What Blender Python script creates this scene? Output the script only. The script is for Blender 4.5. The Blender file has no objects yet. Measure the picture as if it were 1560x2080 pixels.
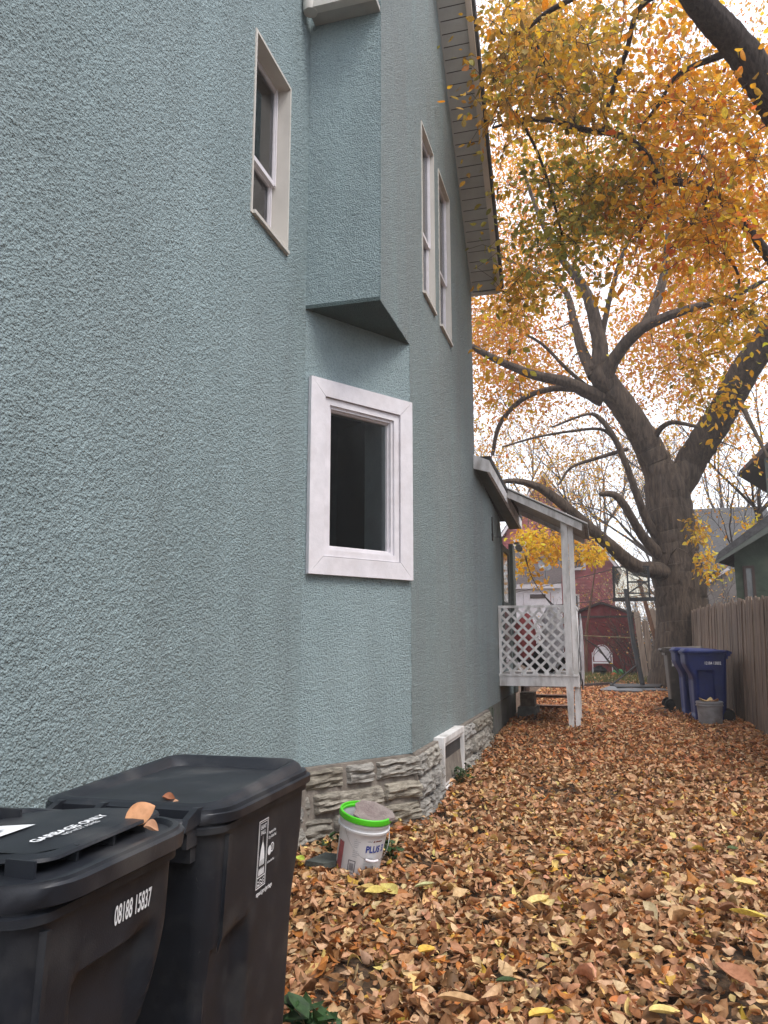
import bpy, math, random
import numpy as np
from mathutils import Vector, Matrix
random.seed(7)
RNG = np.random.default_rng(11)
SC = bpy.context.scene
COL = SC.collection
V = Vector

# ------------------------------------------------------------------ camera, sky, sun, exposure
F = 1562.0; CAM_H = 1.37
PITCH = math.atan(260 / F); YAW = math.atan(445 * math.cos(PITCH) / F)
cam_d = bpy.data.cameras.new('camera'); cam = bpy.data.objects.new('camera', cam_d); COL.objects.link(cam)
cam_d.sensor_fit = 'VERTICAL'; cam_d.sensor_height = 36; cam_d.sensor_width = 27
cam_d.lens = 36 * F / 2080
cam_d.clip_start = 0.05; cam_d.clip_end = 800
cam.location = (0, 0, CAM_H)
cam.rotation_euler = (math.pi / 2 + PITCH, 0, YAW)
SC.camera = cam
W = bpy.data.worlds.new('World'); SC.world = W; W.use_nodes = True
SUN_EL, SUN_ROT = math.radians(58), math.radians(118)     # overcast noon-ish light from the driveway side
nt = W.node_tree; nt.nodes.clear()
sky = nt.nodes.new('ShaderNodeTexSky'); sky.sky_type = 'NISHITA'; sky.sun_disc = False
sky.sun_elevation = SUN_EL; sky.sun_rotation = SUN_ROT
bg1 = nt.nodes.new('ShaderNodeBackground'); bg1.inputs[1].default_value = 0.06
bg2 = nt.nodes.new('ShaderNodeBackground'); bg2.inputs[1].default_value = 0.95
tcw = nt.nodes.new('ShaderNodeTexCoord'); nz = nt.nodes.new('ShaderNodeTexNoise'); nz.inputs['Scale'].default_value = 2.2
rmp = nt.nodes.new('ShaderNodeValToRGB')
rmp.color_ramp.elements[0].color = (0.90, 0.89, 0.94, 1); rmp.color_ramp.elements[1].color = (1.0, 0.98, 0.98, 1)
addw = nt.nodes.new('ShaderNodeAddShader'); outw = nt.nodes.new('ShaderNodeOutputWorld')
L = nt.links.new
L(sky.outputs[0], bg1.inputs[0]); L(tcw.outputs['Generated'], nz.inputs['Vector']); L(nz.outputs['Fac'], rmp.inputs[0])
L(rmp.outputs[0], bg2.inputs[0]); L(bg1.outputs[0], addw.inputs[0]); L(bg2.outputs[0], addw.inputs[1]); L(addw.outputs[0], outw.inputs[0])
sd = bpy.data.lights.new('sun', 'SUN'); sd.energy = 1.4; sd.angle = math.radians(22); sd.color = (1.0, 0.95, 0.88)
so = bpy.data.objects.new('sun', sd); COL.objects.link(so)
sdir = V((math.sin(SUN_ROT) * math.cos(SUN_EL), math.cos(SUN_ROT) * math.cos(SUN_EL), math.sin(SUN_EL)))
so.rotation_euler = sdir.to_track_quat('Z', 'Y').to_euler(); so.location = (5, 5, 20)
SC.view_settings.view_transform = 'Standard'; SC.view_settings.look = 'None'
SC.view_settings.exposure = 0.9; SC.view_settings.gamma = 1; SC.view_settings.use_curve_mapping = False
SC.render.engine = 'CYCLES'; SC.cycles.transparent_max_bounces = 12

# ------------------------------------------------------------------ geometry of the place
cy, sy, cp, sp = math.cos(YAW), math.sin(YAW), math.cos(PITCH), math.sin(PITCH)
def ray(u, v):
    dx = (u - 780) / F; dy = (1040 - v) / F
    fw = cp - dy * sp; z = sp + dy * cp
    return V((dx * cy - fw * sy, dx * sy + fw * cy, z))
def at(u, v, Y):
    r = ray(u, v); return r * (Y / r.y) + V((0, 0, CAM_H))
def proj(P):
    P = np.asarray(P, float); x, y, z = P[..., 0], P[..., 1], P[..., 2] - CAM_H
    dxw = x * cy + y * sy; fwh = -x * sy + y * cy
    fw = fwh * cp + z * sp; up = -fwh * sp + z * cp
    fw = np.where(fw < .1, .1, fw)
    return 780 + F * dxw / fw, 1040 - F * up / fw, fw
def gz(y):           # the yard climbs gently away from the street
    return float(np.interp(y, [-5, 1.5, 5, 8, 12, 16, 22, 60], [-.16, -.09, -.01, .03, .15, .22, .3, .45]))

# ------------------------------------------------------------------ mesh helpers
class MB:
    def __init__(s): s.v = []; s.f = []; s.sm = []
    def add(s, vs, fs, smooth=False):
        o = len(s.v); s.v.extend([tuple(p) for p in vs]); s.f.extend([tuple(o + i for i in f) for f in fs]); s.sm.extend([smooth] * len(fs)); return s
    def box(s, x0, x1, y0, y1, z0, z1, jit=0, M=None):
        vs = [V((x, y, z)) for z in (z0, z1) for y in (y0, y1) for x in (x0, x1)]
        if jit: vs = [p + V([random.uniform(-jit, jit) for _ in range(3)]) for p in vs]
        if M is not None: vs = [M @ p for p in vs]
        return s.add(vs, [(0, 2, 3, 1), (4, 5, 7, 6), (0, 1, 5, 4), (2, 6, 7, 3), (0, 4, 6, 2), (1, 3, 7, 5)])
    def obox(s, c, ex, ey, ez):      # oriented box: centre and three half vectors
        c, ex, ey, ez = V(c), V(ex), V(ey), V(ez)
        vs = [c + a * ex + b * ey + d * ez for d in (-1, 1) for b in (-1, 1) for a in (-1, 1)]
        return s.add(vs, [(0, 2, 3, 1), (4, 5, 7, 6), (0, 1, 5, 4), (2, 6, 7, 3), (0, 4, 6, 2), (1, 3, 7, 5)])
    def bar(s, a, b, w, h, up=(0, 0, 1)):
        a, b = V(a), V(b); d = (b - a); l = d.length; d.normalize(); x = d.cross(V(up))
        if x.length < 1e-4: x = V((1, 0, 0))
        x.normalize(); y = x.cross(d)
        return s.obox((a + b) / 2, d * l / 2, x * w / 2, y * h / 2)
    def tube(s, pts, rad, n=6, cap=True, smooth=True):
        pts = [V(p) for p in pts]
        if isinstance(rad, (int, float)): rad = [rad] * len(pts)
        rings = []; up = None
        for i, p in enumerate(pts):
            d = (pts[min(i + 1, len(pts) - 1)] - pts[max(i - 1, 0)])
            if d.length < 1e-9: d = V((0, 0, 1))
            d.normalize()
            if up is None: up = V((0, 0, 1)) if abs(d.z) < .9 else V((1, 0, 0))
            x = up.cross(d)
            if x.length < 1e-5: x = V((1, 0, 0)).cross(d)
            x.normalize(); y = d.cross(x); up = y if False else up
            rings.append([p + (x * math.cos(k * 2 * math.pi / n) + y * math.sin(k * 2 * math.pi / n)) * rad[i] for k in range(n)])
        vs = [q for r in rings for q in r]; fs = []
        for i in range(len(rings) - 1):
            for k in range(n):
                fs.append((i * n + k, i * n + (k + 1) % n, (i + 1) * n + (k + 1) % n, (i + 1) * n + k))
        s.add(vs, fs, smooth)
        if cap: s.add(rings[0], [tuple(reversed(range(n)))]); s.add(rings[-1], [tuple(range(n))])
        return s
    def lathe(s, prof, n=32, c=(0, 0, 0), M=None, smooth=True):
        vs = []; fs = []; m = len(prof)
        for r, z in prof:
            for k in range(n):
                a = 2 * math.pi * k / n; p = V((c[0] + r * math.cos(a), c[1] + r * math.sin(a), c[2] + z)); vs.append(M @ p if M is not None else p)
        for i in range(m - 1):
            for k in range(n): fs.append((i * n + k, i * n + (k + 1) % n, (i + 1) * n + (k + 1) % n, (i + 1) * n + k))
        return s.add(vs, fs, smooth)
    def loft(s, rings, cap0=False, cap1=False, smooth=True):
        n = len(rings[0]); vs = [q for r in rings for q in r]; fs = []
        for i in range(len(rings) - 1):
            for k in range(n): fs.append((i * n + k, i * n + (k + 1) % n, (i + 1) * n + (k + 1) % n, (i + 1) * n + k))
        s.add(vs, fs, smooth)
        if cap0: s.add(rings[0], [tuple(reversed(range(n)))])
        if cap1: s.add(rings[-1], [tuple(range(n))])
        return s
    def prism(s, poly, h):            # poly list of 3-D points, h = extrusion vector
        poly = [V(p) for p in poly]; h = V(h); n = len(poly)
        fs = [tuple(reversed(range(n))), tuple(range(n, 2 * n))] + [(k, (k + 1) % n, n + (k + 1) % n, n + k) for k in range(n)]
        return s.add(poly + [p + h for p in poly], fs)
    def build(s, name, mat, parent=None, **kw):
        me = bpy.data.meshes.new(name); me.from_pydata([tuple(p) for p in s.v], [], s.f)
        me.polygons.foreach_set('use_smooth', s.sm)
        me.materials.append(mat); me.update()
        if any(s.sm): me.set_sharp_from_angle(angle=math.radians(38))
        return link(name, me, parent, **kw)
def link(name, data, parent=None, label=None, cat=None, group=None, kind=None, loc=None, rot=None, color=None):
    o = bpy.data.objects.new(name, data); COL.objects.link(o)
    if parent is not None:
        o.parent = parent
        if WORLD_CHILD: o.matrix_parent_inverse = Matrix.Translation(-V(parent['base']))
    tag(o, label, cat, group, kind)
    if loc is not None: o.location = loc
    if rot is not None: o.rotation_euler = rot
    if color is not None: o.color = color
    return o
WORLD_CHILD = True        # parts are written in world coordinates; set False inside builders with their own frame
def tag(o, label=None, cat=None, group=None, kind=None):
    for k, v in (('label', label), ('category', cat), ('group', group), ('kind', kind)):
        if v: o[k] = v
    return o
def empty(name, loc, label, cat, group=None, rz=0):
    o = bpy.data.objects.new(name, None); COL.objects.link(o); o.location = loc; o.rotation_euler = (0, 0, rz)
    o['base'] = tuple(loc); o.empty_display_size = .1
    return tag(o, label, cat, group)
def npmesh(name, mat, Vt, Fc, parent=None, colors=None, smooth=False, **kw):
    Vt = np.ascontiguousarray(Vt, dtype=np.float32); Fc = np.ascontiguousarray(Fc, dtype=np.int32)
    me = bpy.data.meshes.new(name); k = Fc.shape[1]
    me.vertices.add(len(Vt)); me.vertices.foreach_set('co', Vt.ravel())
    me.loops.add(Fc.size); me.loops.foreach_set('vertex_index', Fc.ravel())
    me.polygons.add(len(Fc)); me.polygons.foreach_set('loop_start', np.arange(0, Fc.size, k, dtype=np.int32))
    me.polygons.foreach_set('use_smooth', np.full(len(Fc), smooth))
    if colors is not None:
        ca = me.color_attributes.new('leaf_colour', 'FLOAT_COLOR', 'POINT')
        c4 = np.ones((len(Vt), 4), np.float32); c4[:, :3] = colors; ca.data.foreach_set('color', c4.ravel())
    me.materials.append(mat); me.update(calc_edges=True)
    return link(name, me, parent, **kw)

# ------------------------------------------------------------------ materials
def nmat(name):
    m = bpy.data.materials.new(name); m.use_nodes = True; t = m.node_tree; b = t.nodes['Principled BSDF']; return m, t, b
def mat(name, col, rough=.7, var=.15, scale=6, bump=0, bscale=40, metal=0, spec=.4, col2=None, stretch=(1, 1, 1), detail=5, thr=(.35, .65), coord='Object', dirt=None, bdist=.01, scuff=None):
    m, t, b = nmat(name); N = t.nodes.new; LK = t.links.new
    b.inputs['Roughness'].default_value = rough; b.inputs['Metallic'].default_value = metal; b.inputs['Specular IOR Level'].default_value = spec
    tc = N('ShaderNodeTexCoord'); mp = N('ShaderNodeMapping'); LK(tc.outputs[coord], mp.inputs[0]); mp.inputs['Scale'].default_value = stretch
    n1 = N('ShaderNodeTexNoise'); n1.inputs['Scale'].default_value = scale; n1.inputs['Detail'].default_value = detail; n1.inputs['Roughness'].default_value = .65; LK(mp.outputs[0], n1.inputs['Vector'])
    r = N('ShaderNodeValToRGB'); r.color_ramp.elements[0].position = thr[0]; r.color_ramp.elements[1].position = thr[1]
    c2 = col2 if col2 else tuple(c * (1 - var * 1.6) for c in col); c1 = tuple(min(1, c * (1 + var * .5)) for c in col) if not col2 else col
    r.color_ramp.elements[0].color = (*c2, 1); r.color_ramp.elements[1].color = (*c1, 1)
    LK(n1.outputs['Fac'], r.inputs[0]); last = r.outputs[0]
    if dirt:
        n3 = N('ShaderNodeTexNoise'); n3.inputs['Scale'].default_value = dirt[2]; n3.inputs['Detail'].default_value = 6; LK(mp.outputs[0], n3.inputs['Vector'])
        r3 = N('ShaderNodeValToRGB'); r3.color_ramp.elements[0].position = .5; r3.color_ramp.elements[1].position = .7
        r3.color_ramp.elements[0].color = (0, 0, 0, 1); r3.color_ramp.elements[1].color = (dirt[1],) * 3 + (1,)
        LK(n3.outputs['Fac'], r3.inputs[0]); mx = N('ShaderNodeMixRGB'); LK(r3.outputs[0], mx.inputs[0]); LK(last, mx.inputs[1]); mx.inputs[2].default_value = (*dirt[0], 1); last = mx.outputs[0]
    if scuff:
        mp5 = N('ShaderNodeMapping'); mp5.inputs['Scale'].default_value = (1, 1, .35); LK(tc.outputs[coord], mp5.inputs[0])
        n5 = N('ShaderNodeTexNoise'); n5.inputs['Scale'].default_value = 42; n5.inputs['Detail'].default_value = 8; n5.inputs['Roughness'].default_value = .75; n5.inputs['Distortion'].default_value = .8; LK(mp5.outputs[0], n5.inputs['Vector'])
        r5 = N('ShaderNodeValToRGB'); r5.color_ramp.elements[0].position = .645; r5.color_ramp.elements[0].color = (0, 0, 0, 1); r5.color_ramp.elements[1].position = .72; r5.color_ramp.elements[1].color = (.6, .6, .6, 1); LK(n5.outputs['Fac'], r5.inputs[0])
        m5 = N('ShaderNodeMixRGB'); LK(r5.outputs[0], m5.inputs[0]); LK(last, m5.inputs[1]); m5.inputs[2].default_value = (*scuff, 1); last = m5.outputs[0]
    LK(last, b.inputs['Base Color'])
    if bump:
        n2 = N('ShaderNodeTexNoise'); n2.inputs['Scale'].default_value = bscale; n2.inputs['Detail'].default_value = 6; n2.inputs['Roughness'].default_value = .6; LK(mp.outputs[0], n2.inputs['Vector'])
        bp = N('ShaderNodeBump'); bp.inputs['Strength'].default_value = bump; bp.inputs['Distance'].default_value = bdist; LK(n2.outputs['Fac'], bp.inputs['Height']); LK(bp.outputs[0], b.inputs['Normal'])
    return m
def stucco_mat(name, c1, c2, stain, amount, zs, bump):
    m, t, b = nmat(name); N = t.nodes.new; LK = t.links.new; b.inputs['Roughness'].default_value = .82; b.inputs['Specular IOR Level'].default_value = .25
    g = N('ShaderNodeNewGeometry'); n1 = N('ShaderNodeTexNoise'); n1.inputs['Scale'].default_value = .9; n1.inputs['Detail'].default_value = 8; n1.inputs['Roughness'].default_value = .7; LK(g.outputs['Position'], n1.inputs[0])
    r = N('ShaderNodeValToRGB'); r.color_ramp.elements[0].position = .3; r.color_ramp.elements[1].position = .7; r.color_ramp.elements[0].color = (*c2, 1); r.color_ramp.elements[1].color = (*c1, 1); LK(n1.outputs['Fac'], r.inputs[0])
    mp = N('ShaderNodeMapping'); mp.inputs['Scale'].default_value = (2.4, 2.4, zs); LK(g.outputs['Position'], mp.inputs[0])
    n2 = N('ShaderNodeTexNoise'); n2.inputs['Scale'].default_value = 1.0; n2.inputs['Detail'].default_value = 7; n2.inputs['Roughness'].default_value = .65; LK(mp.outputs[0], n2.inputs[0])
    r2 = N('ShaderNodeValToRGB'); r2.color_ramp.elements[0].position = .36; r2.color_ramp.elements[1].position = .66
    r2.color_ramp.elements[0].color = (amount * .25,) * 3 + (1,); r2.color_ramp.elements[1].color = (amount,) * 3 + (1,); LK(n2.outputs['Fac'], r2.inputs[0])
    mx = N('ShaderNodeMixRGB'); LK(r2.outputs[0], mx.inputs[0]); LK(r.outputs[0], mx.inputs[1]); mx.inputs[2].default_value = (*stain, 1)
    n4 = N('ShaderNodeTexNoise'); n4.inputs['Scale'].default_value = 60; n4.inputs['Detail'].default_value = 3; LK(g.outputs['Position'], n4.inputs[0])
    mx2 = N('ShaderNodeMixRGB'); mx2.blend_type = 'MULTIPLY'; mx2.inputs[0].default_value = .5; LK(mx.outputs[0], mx2.inputs[1])
    r4 = N('ShaderNodeValToRGB'); r4.color_ramp.elements[0].position = .35; r4.color_ramp.elements[0].color = (.70, .72, .73, 1); r4.color_ramp.elements[1].position = .55; LK(n4.outputs['Fac'], r4.inputs[0]); LK(r4.outputs[0], mx2.inputs[2])
    LK(mx2.outputs[0], b.inputs['Base Color'])
    n3 = N('ShaderNodeTexNoise'); n3.inputs['Scale'].default_value = 120; n3.inputs['Detail'].default_value = 4; n3.inputs['Roughness'].default_value = .62; LK(g.outputs['Position'], n3.inputs[0])
    r5 = N('ShaderNodeValToRGB'); r5.color_ramp.elements[0].position = .38; r5.color_ramp.elements[1].position = .62; LK(n3.outputs['Fac'], r5.inputs[0])
    vo = N('ShaderNodeTexVoronoi'); vo.inputs['Scale'].default_value = 95; LK(g.outputs['Position'], vo.inputs[0]); vm = N('ShaderNodeMapRange'); vm.inputs[1].default_value = .75; vm.inputs[2].default_value = .15; LK(vo.outputs['Distance'], vm.inputs[0])
    ad = N('ShaderNodeMath'); ad.operation = 'MULTIPLY_ADD'; LK(r5.outputs[0], ad.inputs[0]); ad.inputs[1].default_value = .5; LK(vm.outputs[0], ad.inputs[2])
    bp = N('ShaderNodeBump'); bp.inputs['Strength'].default_value = bump; bp.inputs['Distance'].default_value = .009; LK(ad.outputs[0], bp.inputs['Height']); LK(bp.outputs[0], b.inputs['Normal'])
    return m
def leaf_mat(name, use_obj=False, trans=.45, rough=.55):
    m = bpy.data.materials.new(name); m.use_nodes = True; t = m.node_tree; t.nodes.clear(); N = t.nodes.new; LK = t.links.new
    if use_obj: a = N('ShaderNodeObjectInfo'); col = a.outputs['Color']
    else: a = N('ShaderNodeVertexColor'); a.layer_name = 'leaf_colour'; col = a.outputs[0]
    g = N('ShaderNodeNewGeometry'); nn = N('ShaderNodeTexNoise'); nn.inputs['Scale'].default_value = 55; nn.inputs['Detail'].default_value = 4; LK(g.outputs['Position'], nn.inputs[0])
    rr = N('ShaderNodeValToRGB'); rr.color_ramp.elements[0].position = .35; rr.color_ramp.elements[0].color = (.62, .56, .5, 1); rr.color_ramp.elements[1].position = .6; LK(nn.outputs['Fac'], rr.inputs[0])
    mx = N('ShaderNodeMixRGB'); mx.blend_type = 'MULTIPLY'; mx.inputs[0].default_value = .7; LK(col, mx.inputs[1]); LK(rr.outputs[0], mx.inputs[2])
    p = N('ShaderNodeBsdfPrincipled'); p.inputs['Roughness'].default_value = rough; p.inputs['Specular IOR Level'].default_value = .35; LK(mx.outputs[0], p.inputs['Base Color'])
    tr = N('ShaderNodeBsdfTranslucent'); LK(mx.outputs[0], tr.inputs[0]); ms = N('ShaderNodeMixShader'); ms.inputs[0].default_value = trans
    LK(p.outputs[0], ms.inputs[1]); LK(tr.outputs[0], ms.inputs[2]); o = N('ShaderNodeOutputMaterial'); LK(ms.outputs[0], o.inputs[0]); return m
def glass_mat(name, tint=(.75, .8, .8), refl=1.45, rough=.02):
    m = bpy.data.materials.new(name); m.use_nodes = True; t = m.node_tree; t.nodes.clear(); N = t.nodes.new; LK = t.links.new
    tr = N('ShaderNodeBsdfTransparent'); tr.inputs[0].default_value = (*tint, 1); gl = N('ShaderNodeBsdfGlossy'); gl.inputs['Roughness'].default_value = rough
    fr = N('ShaderNodeFresnel'); fr.inputs[0].default_value = refl; ms = N('ShaderNodeMixShader'); LK(fr.outputs[0], ms.inputs[0]); LK(tr.outputs[0], ms.inputs[1]); LK(gl.outputs[0], ms.inputs[2])
    o = N('ShaderNodeOutputMaterial'); LK(ms.outputs[0], o.inputs[0]); return m

TEAL1, TEAL2 = (.36, .458, .475), (.30, .39, .405)
M = dict(
    stucco=stucco_mat('teal stucco', TEAL1, TEAL2, (.215, .26, .265), .5, .4, .75),
    stucco_worn=stucco_mat('weathered teal stucco', (.305, .385, .39), (.255, .325, .33), (.27, .275, .265), .6, .35, .9),
    stucco_shaded=stucco_mat('shaded underside stucco', (.10, .15, .15), (.08, .12, .12), (.06, .07, .07), .6, .5, .6),  # teal darkened to put the shade under the bay into its colour
    white=mat('white paint', (.74, .71, .74), .45, .06, 9, .15, 60, dirt=((.55, .50, .50), .35, 5)),
    old_white=mat('weathered white paint', (.78, .77, .76), .6, .12, 10, .3, 50, dirt=((.32, .30, .27), .7, 9), stretch=(1, 1, .35)),
    cream=mat('cream aluminium', (.58, .55, .50), .45, .06, 3),
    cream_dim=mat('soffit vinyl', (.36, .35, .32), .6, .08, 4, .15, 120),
    tan=mat('tan fascia', (.52, .44, .36), .5, .08, 3),
    stone=None,
    mortar=mat('mortar', (.235, .205, .175), .95, .2, 14, .8, 60, dirt=((.12, .10, .08), .6, 5)),
    concrete=mat('old parged concrete', (.17, .17, .155), .95, .25, 6, .5, 30, dirt=((.07, .10, .05), .7, 3)),
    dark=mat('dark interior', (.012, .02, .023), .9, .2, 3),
    room=mat('unlit room wall', (.018, .03, .036), .9, .2, 3),  # near-black colour stands in for the unlit room behind the glass
    pane_back=mat('window blind', (.78, .84, .88), .8, .15, 5), curtain=mat('curtain', (.66, .70, .74), .9, .1, 4, .4, 14, stretch=(9, 9, .3)),  # first is a pale sheet colour imitating bright reflections in the upper panes
    screen=mat('insect screen', (.05, .05, .052), .7, .3, 7, .2, 200, dirt=((.08, .08, .08), .3, 6)),
    glass=glass_mat('window glass'), glass_b=glass_mat('bluish glass', (.80, .86, .90), 1.9),
    shingle=mat('asphalt shingle', (.06, .058, .055), .95, .3, 20, .6, 90),
    shingle_g=mat('grey shingle', (.085, .085, .088), .95, .3, 12, .5, 60),
    shingle_b=mat('brown shingle', (.12, .095, .09), .95, .3, 12, .5, 60),
    black=mat('black cart plastic', (.0095, .012, .018), .55, .25, 5, .25, 260, spec=.4, scuff=(.10, .095, .09), dirt=((.06, .06, .06), .35, 9), bdist=.002),
    black_lid=mat('black lid plastic', (.013, .016, .023), .45, .25, 6, .2, 200, spec=.5, scuff=(.14, .13, .12), dirt=((.085, .08, .075), .45, 6), bdist=.002),
    brown_cart=mat('brown cart plastic', (.075, .065, .055), .5, .2, 5, dirt=((.16, .13, .10), .5, 7)),
    blue=mat('blue cart plastic', (.005, .016, .115), .55, .2, 5, dirt=((.03, .04, .08), .3, 7)),
    rubber=mat('rubber', (.02, .02, .02), .8),
    print=mat('white print', (.80, .82, .84), .5, .05, 20),
    print_g=mat('grey print', (.42, .43, .46), .6, .1, 60), print_b=mat('blue print', (.02, .05, .30), .5), print_r=mat('faded red print', (.36, .10, .11), .6, .25, 30),
    print_k=mat('dark print', (.06, .06, .08), .6), print_br=mat('brown print', (.20, .06, .05), .6),
    pail=mat('white pail plastic', (.66, .67, .69), .38, .05, 6, dirt=((.42, .38, .34), .45, 6), spec=.5),
    pail_g=mat('dirty grey pail', (.26, .26, .27), .5, .2, 8, dirt=((.13, .10, .08), .8, 5)),
    green=mat('lime green plastic', (.09, .60, .02), .35, .1, 8), wire=mat('galvanised wire', (.35, .35, .36), .35, .1, 8, metal=.9),
    slab=mat('flagstone', (.30, .255, .235), .95, .3, 16, .8, 60, dirt=((.16, .11, .11), .6, 7), col2=(.20, .16, .15)),
    slate=mat('dark grey paver', (.085, .095, .085), .9, .3, 8, .5, 50),
    fence=mat('weathered cedar', (.235, .170, .125), .85, .3, 7, .7, 22, stretch=(3.5, 3.5, .28), col2=(.11, .075, .052), dirt=((.05, .035, .027), .8, 3.2)),
    fence_l=mat('pale weathered board', (.43, .345, .275), .85, .3, 7, .7, 22, stretch=(3.5, 3.5, .28), col2=(.24, .175, .135), dirt=((.09, .065, .05), .6, 3)),
    lumber=mat('brown lumber', (.17, .085, .05), .85, .3, 6, .4, 30, stretch=(3, 3, .3)),
    bark=None, pole=mat('black steel', (.025, .027, .03), .4, .2, 6, dirt=((.09, .06, .04), .4, 6)),
    galv=mat('grey metal', (.20, .205, .215), .4, .2, 6, metal=.6), corr=mat('corrugated metal', (.36, .35, .33), .55, .15, 5, metal=.2, dirt=((.20, .18, .16), .5, 4)),
    red=mat('hazed red house paint', (.43, .115, .125), .8, .2, 2, .3, 20, dirt=((.50, .27, .25), .5, 2.4)),  # red raised towards pink, distance haze put into the colour
    red_d=mat('dark red shed paint', (.22, .028, .032), .7, .2, 2, .2, 10, dirt=((.26, .11, .10), .55, 2.6)),
    green_wall=mat('green garage shingle', (.075, .105, .075), .85, .25, 3, .4, 25, dirt=((.13, .13, .10), .5, 3)),
    grey_sid=mat('grey siding', (.20, .185, .18), .8, .2, 3), brown_dark=mat('dark trim', (.07, .045, .04), .7),
    grey_green=mat('grey green trim', (.105, .12, .105), .7, .15, 4),
    stonegrey=mat('concrete block', (.20, .165, .13), .95, .3, 12, .6, 50),
    plastic_bag=mat('clear plastic bag', (.66, .64, .66), .3, .2, 20, .6, 18), pink=mat('faded red cushion', (.42, .10, .10), .8, .2, 6),
    kelly=mat('green plastic', (.02, .26, .05), .4), orange_t=mat('orange plastic', (.5, .10, .02), .5),
    ivy=mat('green leaf', (.03, .075, .02), .55, .35, 20), grassm=mat('grass blade', (.14, .16, .035), .7, .4, 3),
    hay=mat('dry stem', (.25, .21, .10), .8),
    soil=mat('leafy soil', (.10, .062, .035), .95, .3, 24, .9, 55, col2=(.03, .021, .014), dirt=((.20, .11, .055), .8, 30)),
    litter=leaf_mat('fallen leaves', trans=.12, rough=.6), litter1=leaf_mat('single fallen leaf', True, .12, .6),
    leaves=leaf_mat('autumn leaves', trans=.55), leaf1=leaf_mat('single autumn leaf', True, .55),
)
def bark_mat(name, c1, c2, zs=1.6, sc=14):
    m, t, b = nmat(name); N = t.nodes.new; LK = t.links.new; b.inputs['Roughness'].default_value = .9; b.inputs['Specular IOR Level'].default_value = .2
    g = N('ShaderNodeNewGeometry'); mp = N('ShaderNodeMapping'); mp.inputs['Scale'].default_value = (1, 1, 1 / zs / 4); LK(g.outputs['Position'], mp.inputs[0])
    n1 = N('ShaderNodeTexNoise'); n1.inputs['Scale'].default_value = sc; n1.inputs['Detail'].default_value = 8; n1.inputs['Roughness'].default_value = .7; n1.inputs['Distortion'].default_value = .5; LK(mp.outputs[0], n1.inputs[0])
    r = N('ShaderNodeValToRGB'); r.color_ramp.elements[0].position = .38; r.color_ramp.elements[1].position = .62; r.color_ramp.elements[0].color = (*c2, 1); r.color_ramp.elements[1].color = (*c1, 1); LK(n1.outputs['Fac'], r.inputs[0]); LK(r.outputs[0], b.inputs['Base Color'])
    bp = N('ShaderNodeBump'); bp.inputs['Strength'].default_value = 1; bp.inputs['Distance'].default_value = .03; LK(n1.outputs['Fac'], bp.inputs['Height']); LK(bp.outputs[0], b.inputs['Normal']); return m
M['bark'] = bark_mat('elm bark', (.112, .080, .058), (.032, .022, .016)); M['bark_dark'] = bark_mat('dark bark', (.075, .058, .05), (.022, .016, .014), 1.2, 26)
def stone_mat():
    m, t, b = nmat('limestone'); N = t.nodes.new; LK = t.links.new; b.inputs['Roughness'].default_value = .92; b.inputs['Specular IOR Level'].default_value = .2
    g = N('ShaderNodeNewGeometry'); oi = N('ShaderNodeObjectInfo'); mp = N('ShaderNodeMapping'); mp.inputs['Scale'].default_value = (1, 1, 4.5); LK(g.outputs['Position'], mp.inputs[0])
    n1 = N('ShaderNodeTexNoise'); n1.inputs['Scale'].default_value = 14; n1.inputs['Detail'].default_value = 8; n1.inputs['Roughness'].default_value = .7; n1.inputs['Distortion'].default_value = .4; LK(mp.outputs[0], n1.inputs[0])
    r = N('ShaderNodeValToRGB'); e = r.color_ramp.elements; e[0].position = .34; e[0].color = (.12, .105, .085, 1); e[1].position = .66; e[1].color = (.44, .40, .33, 1); k = e.new(.48); k.color = (.27, .245, .20, 1); LK(n1.outputs['Fac'], r.inputs[0])
    hs = N('ShaderNodeHueSaturation'); ma = N('ShaderNodeMapRange'); ma.inputs[3].default_value = .78; ma.inputs[4].default_value = 1.18; LK(oi.outputs['Random'], ma.inputs[0]); LK(ma.outputs[0], hs.inputs['Value'])
    ms = N('ShaderNodeMath'); ms.operation = 'FRACT'; m2 = N('ShaderNodeMath'); m2.operation = 'MULTIPLY'; m2.inputs[1].default_value = 7.3; LK(oi.outputs['Random'], m2.inputs[0]); LK(m2.outputs[0], ms.inputs[0])
    ma2 = N('ShaderNodeMapRange'); ma2.inputs[3].default_value = .35; ma2.inputs[4].default_value = 1.1; LK(ms.outputs[0], ma2.inputs[0]); LK(ma2.outputs[0], hs.inputs['Saturation'])
    LK(r.outputs[0], hs.inputs['Color']); LK(hs.outputs[0], b.inputs['Base Color'])
    bp = N('ShaderNodeBump'); bp.inputs['Strength'].default_value = 1; bp.inputs['Distance'].default_value = .02; LK(n1.outputs['Fac'], bp.inputs['Height']); LK(bp.outputs[0], b.inputs['Normal']); return m
M['stone'] = stone_mat()

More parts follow.
